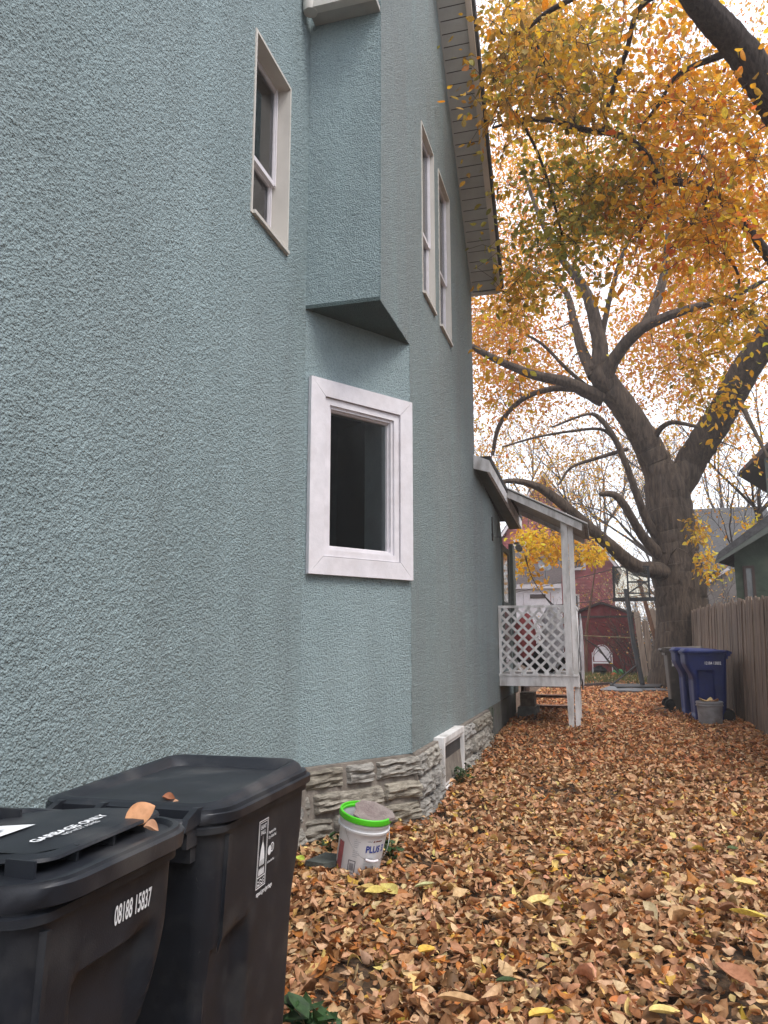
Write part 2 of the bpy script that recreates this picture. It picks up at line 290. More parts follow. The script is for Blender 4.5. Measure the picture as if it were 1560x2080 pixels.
# ------------------------------------------------------------------ numpy noise
SIMPLE = False
_T = np.random.default_rng(5).random((256, 256))
def vn(x, y, s=0):
    x = x + s * 17.3; y = y + s * 9.1
    xi = np.floor(x).astype(int); yi = np.floor(y).astype(int); fx = x - xi; fy = y - yi
    fx = fx * fx * (3 - 2 * fx); fy = fy * fy * (3 - 2 * fy); a = xi & 255; b = yi & 255; a1 = (a + 1) & 255; b1 = (b + 1) & 255
    return (_T[a, b] * (1 - fx) + _T[a1, b] * fx) * (1 - fy) + (_T[a, b1] * (1 - fx) + _T[a1, b1] * fx) * fy
def pebble(u, z, cell, s):
    x, y = u / cell, z / cell; xi = np.floor(x).astype(int); yi = np.floor(y).astype(int); best = np.zeros(x.shape)
    for a in (-1, 0, 1):
        for b in (-1, 0, 1):
            i, j = xi + a, yi + b; px = i + _T[(i + s) & 255, j & 255]; py = j + _T[i & 255, (j + 77 + s) & 255]; r = .38 + .42 * _T[(i + 31) & 255, (j + 5 + s) & 255]
            best = np.maximum(best, r * (1 - ((x - px) ** 2 + (y - py) ** 2) / (r * 1.5) ** 2))
    return np.clip(best, 0, 1)
def stucco_h(u, z):
    if SIMPLE: return .003 + .004 * vn(u * 14, z * 14, 4)
    pb = pebble(u + .004 * (vn(u * 90, z * 90, 8) - .5), z + .004 * (vn(u * 90, z * 90, 9) - .5), .0125, 3) ** 1.4 * .0105 + pebble(u, z, .024, 40) * .0022 * vn(u * 9, z * 9, 6)
    return pb + .0016 * vn(u * 170, z * 170, 2) + .003 * vn(u * 5, z * 5, 5)
    wx = u + .006 * (vn(u * 70, z * 70, 8) - .5); wz = z + .006 * (vn(u * 70, z * 70, 9) - .5)
    n = .5 * vn(wx * 84, wz * 108, 1) + .35 * vn(wx * 150, wz * 185, 2) + .15 * vn(wx * 40, wz * 50, 3)
    h = np.clip((n - .40) / .20, 0, 1); h = h * h * (3 - 2 * h)
    return h * .0048 + .004 * vn(u * 14, z * 14, 4) + .003 * vn(u * 1.6, z * 1.6, 5)
def wall_grid(name, mt, O, du, us, zs, nrm, holes=(), parent=None, cut=None, amp=1.0, **kw):
    O, du, nrm = np.array(O, float), np.array(du, float), np.array(nrm, float)
    U, Z = np.meshgrid(us, zs, indexing='ij'); h = stucco_h(U + O[0] * 3, Z) * amp
    P = O + U[..., None] * du + np.array([0, 0, 1.]) * Z[..., None] + nrm * h[..., None]
    nu, nz_ = len(us), len(zs); idx = np.arange(nu * nz_).reshape(nu, nz_)
    a, b, c, d = idx[:-1, :-1], idx[1:, :-1], idx[1:, 1:], idx[:-1, 1:]
    uc = (U[:-1, :-1] + U[1:, 1:]) / 2; zc = (Z[:-1, :-1] + Z[1:, 1:]) / 2; keep = np.ones_like(uc, bool)
    for (u0, u1, z0, z1) in holes: keep &= ~((uc > u0) & (uc < u1) & (zc > z0) & (zc < z1))
    if cut is not None: keep &= cut(uc, zc)
    Fc = np.stack([a[keep], b[keep], c[keep], d[keep]], 1)
    if np.dot(np.cross(du, [0, 0, 1]), nrm) < 0: Fc = Fc[:, ::-1]
    return npmesh(name, mt, P.reshape(-1, 3), Fc, parent, smooth=True, **kw)
def lines(stops, step):
    out = []
    for a, b in zip(stops[:-1], stops[1:]):
        n = max(1, int(round((b - a) / (step((a + b) / 2) if callable(step) else step)))); out += list(np.linspace(a, b, n, endpoint=False))
    return np.array(out + [stops[-1]])

# ------------------------------------------------------------------ ground
gy = sorted(set([-80, -40, -20, -10, -5] + list(np.arange(-4, 30, .5)) + list(range(30, 300, 15)) + [400]))
gx = sorted(set([-300, -100, -50, -20, -10] + list(np.arange(-6, 6.1, .5)) + [8, 12, 20, 50, 100, 300]))
def gh(x, y):
    s = max(0, min(1, (x - 1.0) / 1.0)) * .05 if y < 16 else 0
    return gz(y) + s * 0
gv = [(x, y, gh(x, y) - .02) for x in gx for y in gy]; n_ = len(gy)
gf = [(i * n_ + j, (i + 1) * n_ + j, (i + 1) * n_ + j + 1, i * n_ + j + 1) for i in range(len(gx) - 1) for j in range(len(gy) - 1)]
MB().add(gv, gf, True).build('ground', M['soil'], None, kind='structure')

# ------------------------------------------------------------------ the teal house
HX, LX = -1.48, -2.07            # the two parallel wall planes
A2, C2 = V((LX, 5.15, 0)), V((HX, 6.05, 0)); DD = (C2 - A2).normalized(); DL = (C2 - A2).length; DN = V((DD.y, -DD.x, 0))
house = empty('stucco_house', (-3, 6, 0), 'teal stucco house on a rough limestone foundation filling the left of the view', 'house')
RK = lambda y: 6.02 + (9.47 - y) * 1.16       # rake line of the gable
us = lines([.9, 4.16, 4.77, 5.15], lambda y: .005 + max(0, y - 1.6) * .0013)
zs = lines([.5, 4.09, 5.43, 7.3], .0066)
wall_grid('stucco_wall', M['stucco'], (LX, 0, 0), (0, 1, 0), us, zs, (1, 0, 0), [(4.16, 4.77, 4.09, 5.43)], house)
wall_grid('stucco_wall', M['stucco'], A2, DD, lines([0, .12, .98, DL + .004], .010), lines([.5, 1.9, 3.25, 3.86], .010), DN, [(.12, .98, 1.9, 3.25)], house)
wall_grid('bay_wall', M['stucco'], (LX, 5.15, 0), (1, 0, 0), lines([0, .60], .010), lines([3.85, 7.3], .010), (0, -1, 0), (), house)
wall_grid('stucco_wall', M['stucco_worn'], (HX, 0, 0), (0, 1, 0), lines([5.141, 6.044, 6.56, 7.13, 7.36, 8.0, 9.5, 13.55], lambda y: .014 if y < 9.5 else .03), lines([.5, 3.05, 3.85, 4.56, 6.33, 9.5], .016), (1, 0, 0),
          [(5.14, 6.044, 0, 3.85), (6.56, 7.13, 4.56, 6.33), (7.36, 8.0, 4.56, 6.33)], house, cut=lambda u, z: (z < RK(u) + .05) & ((u < 9.5) | (z < 3.53 - (u - 9.5) * .12)))
MB().prism([(LX - .02, 5.14, 3.848), (HX + .004, 5.14, 3.848), (HX + .004, 6.06, 3.848)], (0, 0, .03)).build('bay_underside', M['stucco_shaded'], house)
# rest of the shell (other sides, roof)
m = MB(); m.box(-9, HX - .3, 9.2, 9.5, -.2, 6.0); m.box(-9, -8.7, -.5, 9.5, -.2, 7.3); m.box(-9, LX - .3, -.5, -.2, -.2, 7.3); m.box(-9, HX - .25, 13.3, 13.54, -.2, 3.0)
m.box(LX - .3, LX - .02, -.5, .9, -.2, 7.3)
m.build('rear_wall', M['stucco'], house)
m = MB()
m.prism([(-9.3, 9.58, 5.935), (-1.06, 9.58, 5.935), (-1.06, 3.0, 13.57), (-9.3, 3.0, 13.57)], (0, .10, .10)); m.prism([(-9.3, 3.0, 13.55), (-2.0, 3.0, 13.55), (-2.0, -.9, 9.0), (-9.3, -.9, 9.0)], (0, -.1, .12))
m.build('roof', M['shingle'], house)
m = MB(); m.prism([(-9.2, 9.5, 3.62), (-1.27, 9.5, 3.60), (-1.27, 13.5, 3.43), (-9.2, 13.5, 3.45)], (0, 0, .07)); m.build('roof', M['shingle'], house)
# gable above the big left wall
MB().prism([(LX - .02, -.5, 7.3), (LX - .02, 5.15, 7.3), (LX - .02, 5.15, 11.0), (LX - .02, 3, 13.4), (LX - .02, -.5, 9.3)], (-.2, 0, 0)).build('stucco_wall', M['stucco'], house)
# rake soffit: separate vented panels, then fascia
dr = V((0, -1, 1.16)).normalized(); nr = V((0, 1.16, 1)).normalized(); base = V((HX, 9.55, RK(9.55)))
SOW = .31
pan = None; k = 0; t = 0.0
while t < 6.0:
    w = .128; c = base + dr * (t + w / 2) + V((SOW / 2 + .012, 0, 0)) - nr * .0
    if pan is None:
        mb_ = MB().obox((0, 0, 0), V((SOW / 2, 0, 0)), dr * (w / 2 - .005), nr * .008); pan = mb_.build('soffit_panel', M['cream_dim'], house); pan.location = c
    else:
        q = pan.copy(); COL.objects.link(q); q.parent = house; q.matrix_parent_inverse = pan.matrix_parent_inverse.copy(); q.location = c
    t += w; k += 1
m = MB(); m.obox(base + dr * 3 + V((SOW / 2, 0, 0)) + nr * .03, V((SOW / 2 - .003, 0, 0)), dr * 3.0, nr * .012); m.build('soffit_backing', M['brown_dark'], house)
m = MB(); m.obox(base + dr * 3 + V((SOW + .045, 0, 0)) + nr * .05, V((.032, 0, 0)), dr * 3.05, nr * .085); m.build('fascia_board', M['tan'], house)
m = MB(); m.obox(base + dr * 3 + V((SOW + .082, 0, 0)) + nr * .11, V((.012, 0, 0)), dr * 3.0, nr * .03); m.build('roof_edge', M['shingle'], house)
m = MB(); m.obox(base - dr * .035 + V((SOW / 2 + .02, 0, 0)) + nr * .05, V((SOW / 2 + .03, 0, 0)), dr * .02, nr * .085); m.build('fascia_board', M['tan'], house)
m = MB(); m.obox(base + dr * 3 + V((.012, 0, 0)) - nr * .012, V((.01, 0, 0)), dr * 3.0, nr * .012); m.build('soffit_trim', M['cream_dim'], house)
# small eave over the squared bay
m = MB(); m.box(-2.02, -1.475, 5.001, 5.14, 6.27, 6.31); m.build('eave_soffit', M['cream_dim'], house)
m = MB(); m.box(-1.97, -1.46, 4.93, 5.0, 6.25, 6.40); m.build('gutter', M['cream'], house)
m = MB(); m.lathe([(.0, 0), (.055, 0), (.06, .04), (.06, .16), (0, .17)], 14, (-2.0, 4.975, 6.245)); m.build('gutter_end', M['cream'], house)

def double_hung(y0, y1, z0, z1, X, curt=True, label=None, depth=.17, x1=.09, x2=.12):
    """recessed sash window in a wall facing +X; the frame mesh carries its sub-parts"""
    m = MB(); a = X + .014
    m.box(X - depth, a, y0, y0 + .02, z0, z1); m.box(X - depth, a, y1 - .02, y1, z0, z1); m.box(X - depth, a, y0 + .02, y1 - .02, z1 - .02, z1); m.box(X - depth, a + .02, y0 + .02, y1 - .02, z0, z0 + .025)
    fr = m.build('window', M['cream'], house, label=label)
    fr['base'] = (0, 0, 0)
    zc = z0 + (z1 - z0) * .40
    for nm, za, zb, xo in (('upper_sash', zc, z1 - .02, x1), ('lower_sash', z0 + .025, zc + .03, x2)):
        s = MB(); xa, xb = X - xo - .03, X - xo; w = .035
        s.box(xa, xb, y0 + .02, y0 + .02 + w, za, zb); s.box(xa, xb, y1 - .02 - w, y1 - .02, za, zb); s.box(xa, xb, y0 + .02 + w, y1 - .02 - w, zb - w, zb); s.box(xa, xb, y0 + .02 + w, y1 - .02 - w, za, za + w)
        s.box(xb, xb + .012, y1 - .052, y1 - .036, za, zb)
        s.build(nm, M['white'], fr)
        MB().box(xa + .012, xa + .016, y0 + .055, y1 - .055, za + w, zb - w).build('pane', M['glass_b'], fr)
    m = MB(); m.box(X - .172, X - .162, y0 + .021, y1 - .021, z0 + .026, z1 - .021); m.build('pane_back', M['pane_back' if curt else 'room'], fr)  # pale sheet imitates reflections in the panes, the dark one an unlit room
    if curt:
        vs = []; fs = []; n = 60
        for i in range(n + 1):
            y = y0 + .03 + (y1 - y0 - .06) * i / n; x = X - .156 + .004 * math.sin(i * 1.35) + .002 * math.sin(i * 3.1)
            vs += [(x, y, z0 + .03), (x, y, z1 - .03)]
        for i in range(n):
            if i < 22: continue
            fs.append((2 * i, 2 * i + 2, 2 * i + 3, 2 * i + 1))
        MB().add(vs, fs, True).build('curtain', M['curtain'], fr)
    return fr
double_hung(4.16, 4.77, 4.09, 5.43, LX, True, 'sash window high on the near wall with curtains behind its panes')
double_hung(6.56, 7.13, 4.56, 6.33, HX, False, depth=.12, x1=.035, x2=.055, label= 'nearer of the two narrow upper windows beside the bay')
double_hung(7.36, 8.0, 4.56, 6.33, HX, False, depth=.12, x1=.035, x2=.055, label= 'farther of the two narrow upper windows under the soffit')

# picture window on the splayed face
def dpt(u, z, o): return A2 + DD * u + DN * o + V((0, 0, z))
def dbox(m, u0, u1, z0, z1, o0, o1):
    return m.obox(dpt((u0 + u1) / 2, (z0 + z1) / 2, (o0 + o1) / 2), DD * ((u1 - u0) / 2), V((0, 0, (z1 - z0) / 2)), DN * ((o1 - o0) / 2))
def mitre(m, u0, u1, z0, z1, w, o0, o1, side):
    I = (u0 + w, u1 - w, z0 + w, z1 - w); g = .0015
    q = {'l': [(u0, z0), (I[0], I[2]), (I[0], I[3]), (u0, z1)], 'r': [(u1, z0), (u1, z1), (I[1], I[3]), (I[1], I[2])],
         't': [(u0, z1), (I[0], I[3]), (I[1], I[3]), (u1, z1)], 'b': [(u0, z0), (u1, z0), (I[1], I[2]), (I[0], I[2])]}[side]
    cu = sum(a for a, _ in q) / 4; cz = sum(b for _, b in q) / 4
    q = [(a + (g if a < cu else -g), b + (g if b < cz else -g)) for a, b in q]
    return m.prism([dpt(a, b, o0) for a, b in q], DN * (o1 - o0))
pw = MB(); dbox(pw, .03, DL - .005, 1.84, 3.32, .004, .016); pw = MB()
U0, U1, Z0, Z1 = .035, 1.068, 1.84, 3.325
win = MB(); mitre(win, U0, U1, Z0, Z1, .135, .012, .048, 'l'); win = win.build('picture_window', M['white'], house, label='large white trimmed picture window on the splayed wall'); win['base'] = (0, 0, 0)
for sd_ in 'rtb': mitre(MB(), U0, U1, Z0, Z1, .135, .012, .048, sd_).build('casing_board', M['white'], win)
def frame_ring(u0, u1, z0, z1, w, o0, o1, name, mt=None):
    m = MB(); dbox(m, u0, u0 + w, z0, z1, o0, o1); dbox(m, u1 - w, u1, z0, z1, o0, o1); dbox(m, u0 + w, u1 - w, z1 - w, z1, o0, o1); dbox(m, u0 + w, u1 - w, z0, z0 + w, o0, o1); return m.build(name, mt or M['white'], win)
frame_ring(.174, .929, 1.979, 3.186, .05, -.09, .030, 'frame'); frame_ring(.2245, .8785, 2.0295, 3.1355, .022, -.09, .012, 'frame'); frame_ring(.247, .856, 2.052, 3.113, .012, -.09, -.015, 'sash')
m = MB(); dbox(m, .255, .848, 2.06, 3.105, -.045, -.040); m.build('pane', M['glass'], win)
m = MB(); dbox(m, .10, 1.0, 1.85, 3.3, -.72, -.70); dbox(m, .86, .88, 1.9, 3.25, -.7, -.10); dbox(m, .22, .24, 1.9, 3.25, -.7, -.10); dbox(m, .2, .9, 1.9, 1.95, -.7, -.10); dbox(m, .2, .9, 3.2, 3.25, -.7, -.10); m.build('room', M['room'], win)
m = MB(); dbox(m, .842, .859, 2.0, 3.2, -.30, -.05); m.build('inner_jamb', M['white'], win)

# stone foundation: backing wall with mortar, every stone an object
def stone(P0, du, nrm, u0, u1, z0, z1, prot=.05, sl=.0):
    nu = max(5, int((u1 - u0) / .02)); nzs = max(5, int((z1 - z0) / .014)); s = random.random() * 90
    g = .006; u0 += g; u1 -= g; z0 += g; z1 -= g
    U = np.linspace(0, 1, nu)[:, None] * np.ones((1, nzs)); Z = np.linspace(0, 1, nzs)[None, :] * np.ones((nu, 1))
    uu = u0 + (u1 - u0) * U; zz = z0 + (z1 - z0) * Z
    edge = np.minimum(np.minimum(U, 1 - U) * (u1 - u0), np.minimum(Z, 1 - Z) * (z1 - z0))
    strat = vn(uu * 9 + s, zz * 55 + s, 3); n2 = vn(uu * 22 + s, zz * 30 + s, 6)
    h = prot * (np.clip(edge / .022, 0, 1) ** .6) + (strat - .5) * .042 * np.clip(edge / .015, 0, 1) + (n2 - .5) * .016 * np.clip(edge / .01, 0, 1)
    h = np.where(edge < 1e-6, -.03, h)
    uu = uu + (vn(zz * 14 + s, uu * 3, 2) - .5) * .022; zz = zz + (vn(uu * 9 + s, zz * 3, 4) - .5) * .016
    Pn = np.array(P0) + uu[..., None] * np.array(du) + zz[..., None] * np.array([0, 0, 1.]) + np.array(nrm) * (h + sl * (.5 - zz))[..., None]
    idx = np.arange(nu * nzs).reshape(nu, nzs); Fc = np.stack([idx[:-1, :-1].ravel(), idx[1:, :-1].ravel(), idx[1:, 1:].ravel(), idx[:-1, 1:].ravel()], 1)
    if np.dot(np.cross(du, [0, 0, 1]), nrm) < 0: Fc = Fc[:, ::-1]
    return npmesh('stone', M['stone'], Pn.reshape(-1, 3), Fc, house)
fo = .035
def rows(P0, du, nrm, a, b, spec):
    z = .495
    for hgt, cuts in spec:
        us_ = [a] + [a + (b - a) * c for c in cuts] + [b]
        for i in range(len(us_) - 1): stone(P0, du, nrm, us_[i], us_[i + 1], z - hgt * (1 + random.uniform(-.06, .06)), z, .045 + random.uniform(-.015, .02), .10)
        z -= hgt
rows(A2 + DN * fo, DD, DN, -.12, DL + .03, [(.165, [.40, .63]), (.155, [.16, .68]), (.16, [.30, .52]), (.18, [.45, .8])])
m = MB(); m.prism([dpt(-.15, .498, fo + .012), dpt(DL + .01, .498, fo + .012), dpt(DL + .01, -.15, fo + .076), dpt(-.15, -.15, fo + .076)], -DN * .1); m.build('foundation', M['mortar'], house)
rows(V((HX + fo, 0, 0)), V((0, 1, 0)), V((1, 0, 0)), 5.99, 6.82, [(.17, [.34]), (.16, [.6]), (.17, [.3]), (.18, [.5])])
rows(V((HX + fo, 0, 0)), V((0, 1, 0)), V((1, 0, 0)), 7.92, 9.78, [(.15, [.42, .80]), (.17, [.3, .7]), (.18, [.45])])
rows(V((HX + fo, 0, 0)), V((0, 1, 0)), V((1, 0, 0)), 9.78, 10.05, [(.26, []), (.2, [])])
rows(V((LX + fo, 0, 0)), V((0, 1, 0)), V((1, 0, 0)), 3.2, 5.02, [(.17, [.2, .5, .78]), (.16, [.35, .7]), (.17, [.3, .6]), (.18, [.5])])
m = MB(); m.prism([(HX + fo + .012, 5.99, .498), (HX + fo + .012, 10.05, .498), (HX + fo + .074, 10.05, -.15), (HX + fo + .074, 5.99, -.15)], (-.12, 0, 0)); m.prism([(LX + fo + .03, .5, .498), (LX + fo + .03, 5.15, .498), (LX + fo + .08, 5.15, -.15), (LX + fo + .08, .5, -.15)], (-.12, 0, 0)); m.build('foundation', M['mortar'], house)
MB().box(HX - .2, HX + .012, 10.05, 13.5, -.1, .5).build('concrete_foundation', M['concrete'], house)
MB().tube([(HX + .05, 10.35, -.05), (HX + .05, 10.35, .5)], .012, 8).build('drain_pipe', M['concrete'], house)
# basement window
m = MB(); y0, y1, z0, z1 = 6.86, 7.89, .03, .52; a, b = HX - .05, HX + .10; w = .05
m.box(a, b, y0, y0 + w, z0, z1); m.box(a, b, y1 - w, y1, z0, z1); m.box(a, b, y0 + w, y1 - w, z1 - .05, z1 - .001); m.box(a, b, y0 + w, y1 - w, z0, z0 + .06)
bw = m.build('basement_window', M['old_white'], house, label='white framed basement window set low in the stone foundation'); bw['base'] = (0, 0, 0)
MB().box(HX + .06, HX + .065, y0 + w, y1 - w, z0 + .06, z1 - .05).build('screen', M['screen'], bw)
m = MB(); m.box(HX + .066, HX + .085, y0 + w, y1 - w, z1 - .085, z1 - .05); m.box(HX + .066, HX + .085, y0 + w, y1 - w, z0 + .06, z0 + .09); m.build('inner_frame', M['old_white'], bw)
# rear wing: eave, window, corner board
def eave(y): return 3.50 - (y - 9.45) * .115
m = MB(); OX = -1.30
m.prism([(HX - .01, 9.44, 3.53), (OX, 9.44, 3.46), (OX, 13.45, 3.29), (HX - .01, 13.45, 3.28)], (0, 0, .03)); m.build('eave_soffit', M['grey_green'], house)
m = MB(); m.prism([(OX - .01, 9.42, 3.45), (OX + .025, 9.42, 3.45), (OX + .025, 9.42, 3.59), (OX - .01, 9.42, 3.59)], (0, 4.03, -.17)); m.build('fascia_board', M['old_white'], house)
m = MB(); m.prism([(HX - .0, 9.40, 3.50), (OX + .025, 9.40, 3.44), (OX + .025, 9.40, 3.59), (HX - .0, 9.40, 3.68)], (0, .03, 0)); m.build('eave_return', M['old_white'], house)
m = MB(); y0, y1, z0, z1 = 12.0, 12.95, 1.0, 2.85; X = HX
m.box(X, X + .03, y0, y0 + .09, z0, z1); m.box(X, X + .03, y1 - .09, y1, z0, z1); m.box(X, X + .03, y0 + .09, y1 - .09, z1 - .09, z1); m.box(X, X + .025, y0 + .09, y1 - .09, 1.9, 1.96)
pwn = m.build('window', M['grey_green'], house, label='window behind the lattice porch with dull green trim'); pwn['base'] = (0, 0, 0)
MB().box(X + .008, X + .014, y0 + .09, y1 - .09, z0, z1 - .09).build('pane', mat('far pane', (.20, .19, .18), .08, .3, 3, spec=.8), pwn)
MB().box(HX - .02, HX + .05, 13.25, 13.6, .5, 3.0).build('corner_board', M['grey_green'], house)
# ------------------------------------------------------------------ floodlight and bracket on the wing
fl = empty('floodlight', (-1.30, 12.9, 2.86), 'twin floodlight under the eave above the porch lattice', 'light')
MB().lathe([(0, 0), (.05, 0), (.05, .03), (0, .03)], 14, (-1.32, 12.9, 2.95)).build('mount', M['cream_dim'], fl)
for s in (-1, 1):
    Mx = Matrix.Translation((-1.28, 12.9 + s * .09, 2.90)) @ Matrix.Rotation(math.radians(115), 4, 'X')
    MB().lathe([(0, -.06), (.03, -.05), (.045, 0), (.055, .06), (.048, .065), (0, .045)], 14, M=Mx).build('lamp_head', M['cream_dim'], fl)
bk = MB(); bk.tube([(HX + .0, 11.0, 3.08), (HX + .02, 11.0, 2.83), (HX + .19, 11.0, 2.83), (HX + .21, 11.0, 2.88)], .009, 6); bk.box(HX, HX + .02, 10.97, 11.03, 2.78, 3.12)
tag(bk.build('wall_hook', M['pole']), 'small iron bracket fixed to the stucco left of the porch roof', 'hook')
cb = MB()
for i in range(5):
    a = V((-1.24 + .01 * i, 13.3, 2.80)); b_ = V((-.62 + .03 * i, 13.2, 1.72)); cb.tube([a.lerp(b_, t) - V((.10 * math.sin(math.pi * t) * (1 + i * .22), 0, .0)) for t in np.linspace(0, 1, 9)], .0035, 5)
tag(cb.build('hanging_cable', M['brown_dark']), 'loose bundle of dark cables sagging from the eave behind the porch post', 'cable')

# ------------------------------------------------------------------ porch
PY = 11.42; porch = empty('porch', (-.95, 12.1, .1), 'small white lattice porch with a corrugated roof against the house', 'porch')
# front lattice slats clipped to the panel
def lattice(x0, x1, z0, z1, put, sp=.114, w=.036):
    for sgn in (1, -1):
        c = -4.0; k = 0
        while c < 6:
            pts = []
            # line z = z0 + sgn*(x-x0) + c
            for x in (x0, x1):
                z = z0 + sgn * (x - x0) + c
                if z0 - 1e-9 <= z <= z1 + 1e-9: pts.append((x, z))
            for z in (z0, z1):
                x = x0 + (z - z0 - c) / sgn
                if x0 < x < x1: pts.append((x, z))
            if len(pts) >= 2 and math.dist(pts[0], pts[1]) > .07: put(pts[0], pts[1], sgn, w)
            c += sp * math.sqrt(2)
def putf(p, q, s, w):
    y = PY + (.006 if s > 0 else -.006); j = random.uniform(-.004, .004)
    MB().bar((p[0], y, p[1] + j), (q[0], y, q[1] + j), w, .010, (0, 1, 0)).build('lattice_slat', M['old_white'], porch)
lattice(-1.44, -.45, .89, 1.83, putf)
def puts(p, q, s, w):
    x = -.38 + (.006 if s > 0 else -.006); MB().bar((x, p[0], p[1]), (x, q[0], q[1]), w, .010, (1, 0, 0)).build('lattice_slat', M['old_white'], porch)
lattice(11.5, 12.75, .89, 1.83, puts)
m = MB(); m.box(-1.463, -.445, PY - .02, PY + .02, 1.832, 1.868); m.build('rail', M['old_white'], porch)
m = MB(); m.box(-1.463, -1.425, PY - .017, PY + .015, .87, 1.83); m.build('trim', M['old_white'], porch)
m = MB(); m.box(-.40, -.36, 11.5, 12.8, 1.83, 1.87); m.build('rail', M['old_white'], porch)
m = MB(); m.box(-1.465, -.355, PY - .03, PY + .03, .72, .86); m.build('fascia_board', M['old_white'], porch)
for i, (a, b_) in enumerate([(-1.47, -1.14), (-1.135, -.75), (-.745, -.35)]): MB().box(a, b_, PY - .045, PY + .1, .862, .888).build('deck_board', M['old_white'], porch)
for i in range(9): MB().box(-1.47, -.36, PY + .105 + i * .145, PY + .24 + i * .145, .862, .888).build('deck_board', M['old_white'], porch)
m = MB(); m.box(-.40, -.352, PY + .031, 12.85, .70, .86); m.build('fascia_board', M['old_white'], porch)
m = MB(); m.prism([(-.53, PY - .03, .72), (-.43, PY - .03, .72), (-.445, PY - .03, -.0), (-.505, PY - .03, -.0)], (0, .09, 0)); m.build('leg', M['old_white'], porch)
MB().box(-.42, -.355, 12.2, 12.29, .0, .70).build('leg', M['old_white'], porch)
MB().box(-.42, -.355, PY + .06, PY + .14, .05, .70).build('leg', M['old_white'], porch)
m = MB(); m.prism([(-.525, PY - .045, .889), (-.43, PY - .045, .889), (-.43, PY - .045, 3.2), (-.525, PY - .045, 3.2)], (0, .09, 0)); m.build('post', M['old_white'], porch)
m = MB(); m.box(-.425, -.355, PY + .02, PY + .11, .889, 3.12); m.build('post', M['old_white'], porch)
m = MB(); m.prism([(-.425, 11.6, 3.13), (-.37, 11.6, 3.12), (-.34, 11.6, 2.72), (-.37, 11.6, 2.70), (-.39, 11.6, 3.0)], (0, .05, 0)); m.build('brace', M['corr'], porch)
# corrugated roof, sloping down to the driveway
def rz_(x): return 3.55 - (x + 1.35) * .515
vs = []; fs = []; nx, nyr = 3, 90; xs = [-1.36, -.75, -.14]
for i, x in enumerate(xs):
    for j in range(nyr + 1):
        y = 11.26 + 1.75 * j / nyr; vs.append((x, y, rz_(x) + .085 + .018 * math.sin(j / nyr * 2 * math.pi * 14)))
o_ = len(vs); vs += [(a, b_, c - .012) for a, b_, c in vs]
for i in range(2):
    for j in range(nyr):
        q = (i * (nyr + 1) + j, (i + 1) * (nyr + 1) + j, (i + 1) * (nyr + 1) + j + 1, i * (nyr + 1) + j + 1); fs.append(q); fs.append(tuple(o_ + t for t in reversed(q)))
for i in range(2):
    for j in (0, nyr): a = i * (nyr + 1) + j; b_ = a + nyr + 1; fs.append((a, b_, b_ + o_, a + o_))
for j in range(nyr):
    for i in (0, 2): a = i * (nyr + 1) + j; fs.append((a, a + 1, a + 1 + o_, a + o_))
MB().add(vs, fs, False).build('corrugated_roof', M['corr'], porch)
m = MB(); m.prism([(-1.36, 11.30, rz_(-1.36) - .05), (-.22, 11.30, rz_(-.22) - .05), (-.22, 11.30, rz_(-.22) + .06), (-1.36, 11.30, rz_(-1.36) + .06)], (0, .04, 0)); m.build('rafter', M['old_white'], porch)
m = MB(); m.prism([(-1.36, 12.9, rz_(-1.36) - .05), (-.22, 12.9, rz_(-.22) - .05), (-.22, 12.9, rz_(-.22) + .06), (-1.36, 12.9, rz_(-1.36) + .06)], (0, .04, 0)); m.build('rafter', M['old_white'], porch)
m = MB(); m.prism([(-1.36, 11.345, rz_(-1.36) + .03), (-.20, 11.345, rz_(-.20) + .03), (-.20, 11.345, rz_(-.20) + .055), (-1.36, 11.345, rz_(-1.36) + .055)], (0, 1.55, 0)); m.build('roof_sheathing', M['corr'], porch)
MB().box(-.5, -.44, PY + .1, 12.9, rz_(-.47) - .17, rz_(-.47) - .02).build('beam', M['old_white'], porch)
for i in range(3): MB().box(-1.3, -.5, 13.0 + i * .28, 13.27 + i * .28, .62 - i * .19, .66 - i * .19).build('step', M['lumber'], porch)
MB().box(-1.32, -1.27, 12.9, 13.9, .15, .66).build('stringer', M['brown_dark'], porch)
cbk = MB(); cbk.box(-1.30, -1.08, 12.55, 12.95, .34, .55); cbk.box(-1.28, -1.10, 12.5, 12.56, .36, .53)
tag(cbk.build('concrete_block', M['stonegrey']), 'brown concrete block in the shade beneath the porch deck', 'block')
tag(MB().box(-1.34, -1.04, 12.5, 13.0, .17, .338, jit=.01).build('concrete_block', M['concrete']), 'dark grey block buried in leaves under the brown block', 'block')
def lumpy(name, mt, c, r, n=14, m_=10, j=.12, **kw):
    vs = []; fs = []
    for i in range(m_ + 1):
        th = math.pi * i / m_
        for k in range(n):
            ph = 2 * math.pi * k / n; jj = 1 + random.uniform(-j, j)
            vs.append((c[0] + r[0] * jj * math.sin(th) * math.cos(ph), c[1] + r[1] * jj * math.sin(th) * math.sin(ph), c[2] + r[2] * jj * math.cos(th)))
    for i in range(m_):
        for k in range(n): fs.append((i * n + k, (i + 1) * n + k, (i + 1) * n + (k + 1) % n, i * n + (k + 1) % n))
    return tag(MB().add(vs, fs, True).build(name, mt), **kw)
lumpy('plastic_bag', M['plastic_bag'], (-.72, 11.75, 1.42), (.17, .14, .42), j=.16, label='clear crumpled plastic bag stuffed behind the porch lattice', cat='bag')
lumpy('cushion', M['pink'], (-1.12, 11.8, 1.42), (.17, .12, .34), j=.06, label='faded red cushion standing behind the lattice near the wall', cat='cushion')
lumpy('rubbish_sack', M['rubber'], (-.9, 12.0, 1.1), (.35, .2, .21), j=.12, label='dark rubbish sack heaped on the porch floor', cat='sack')
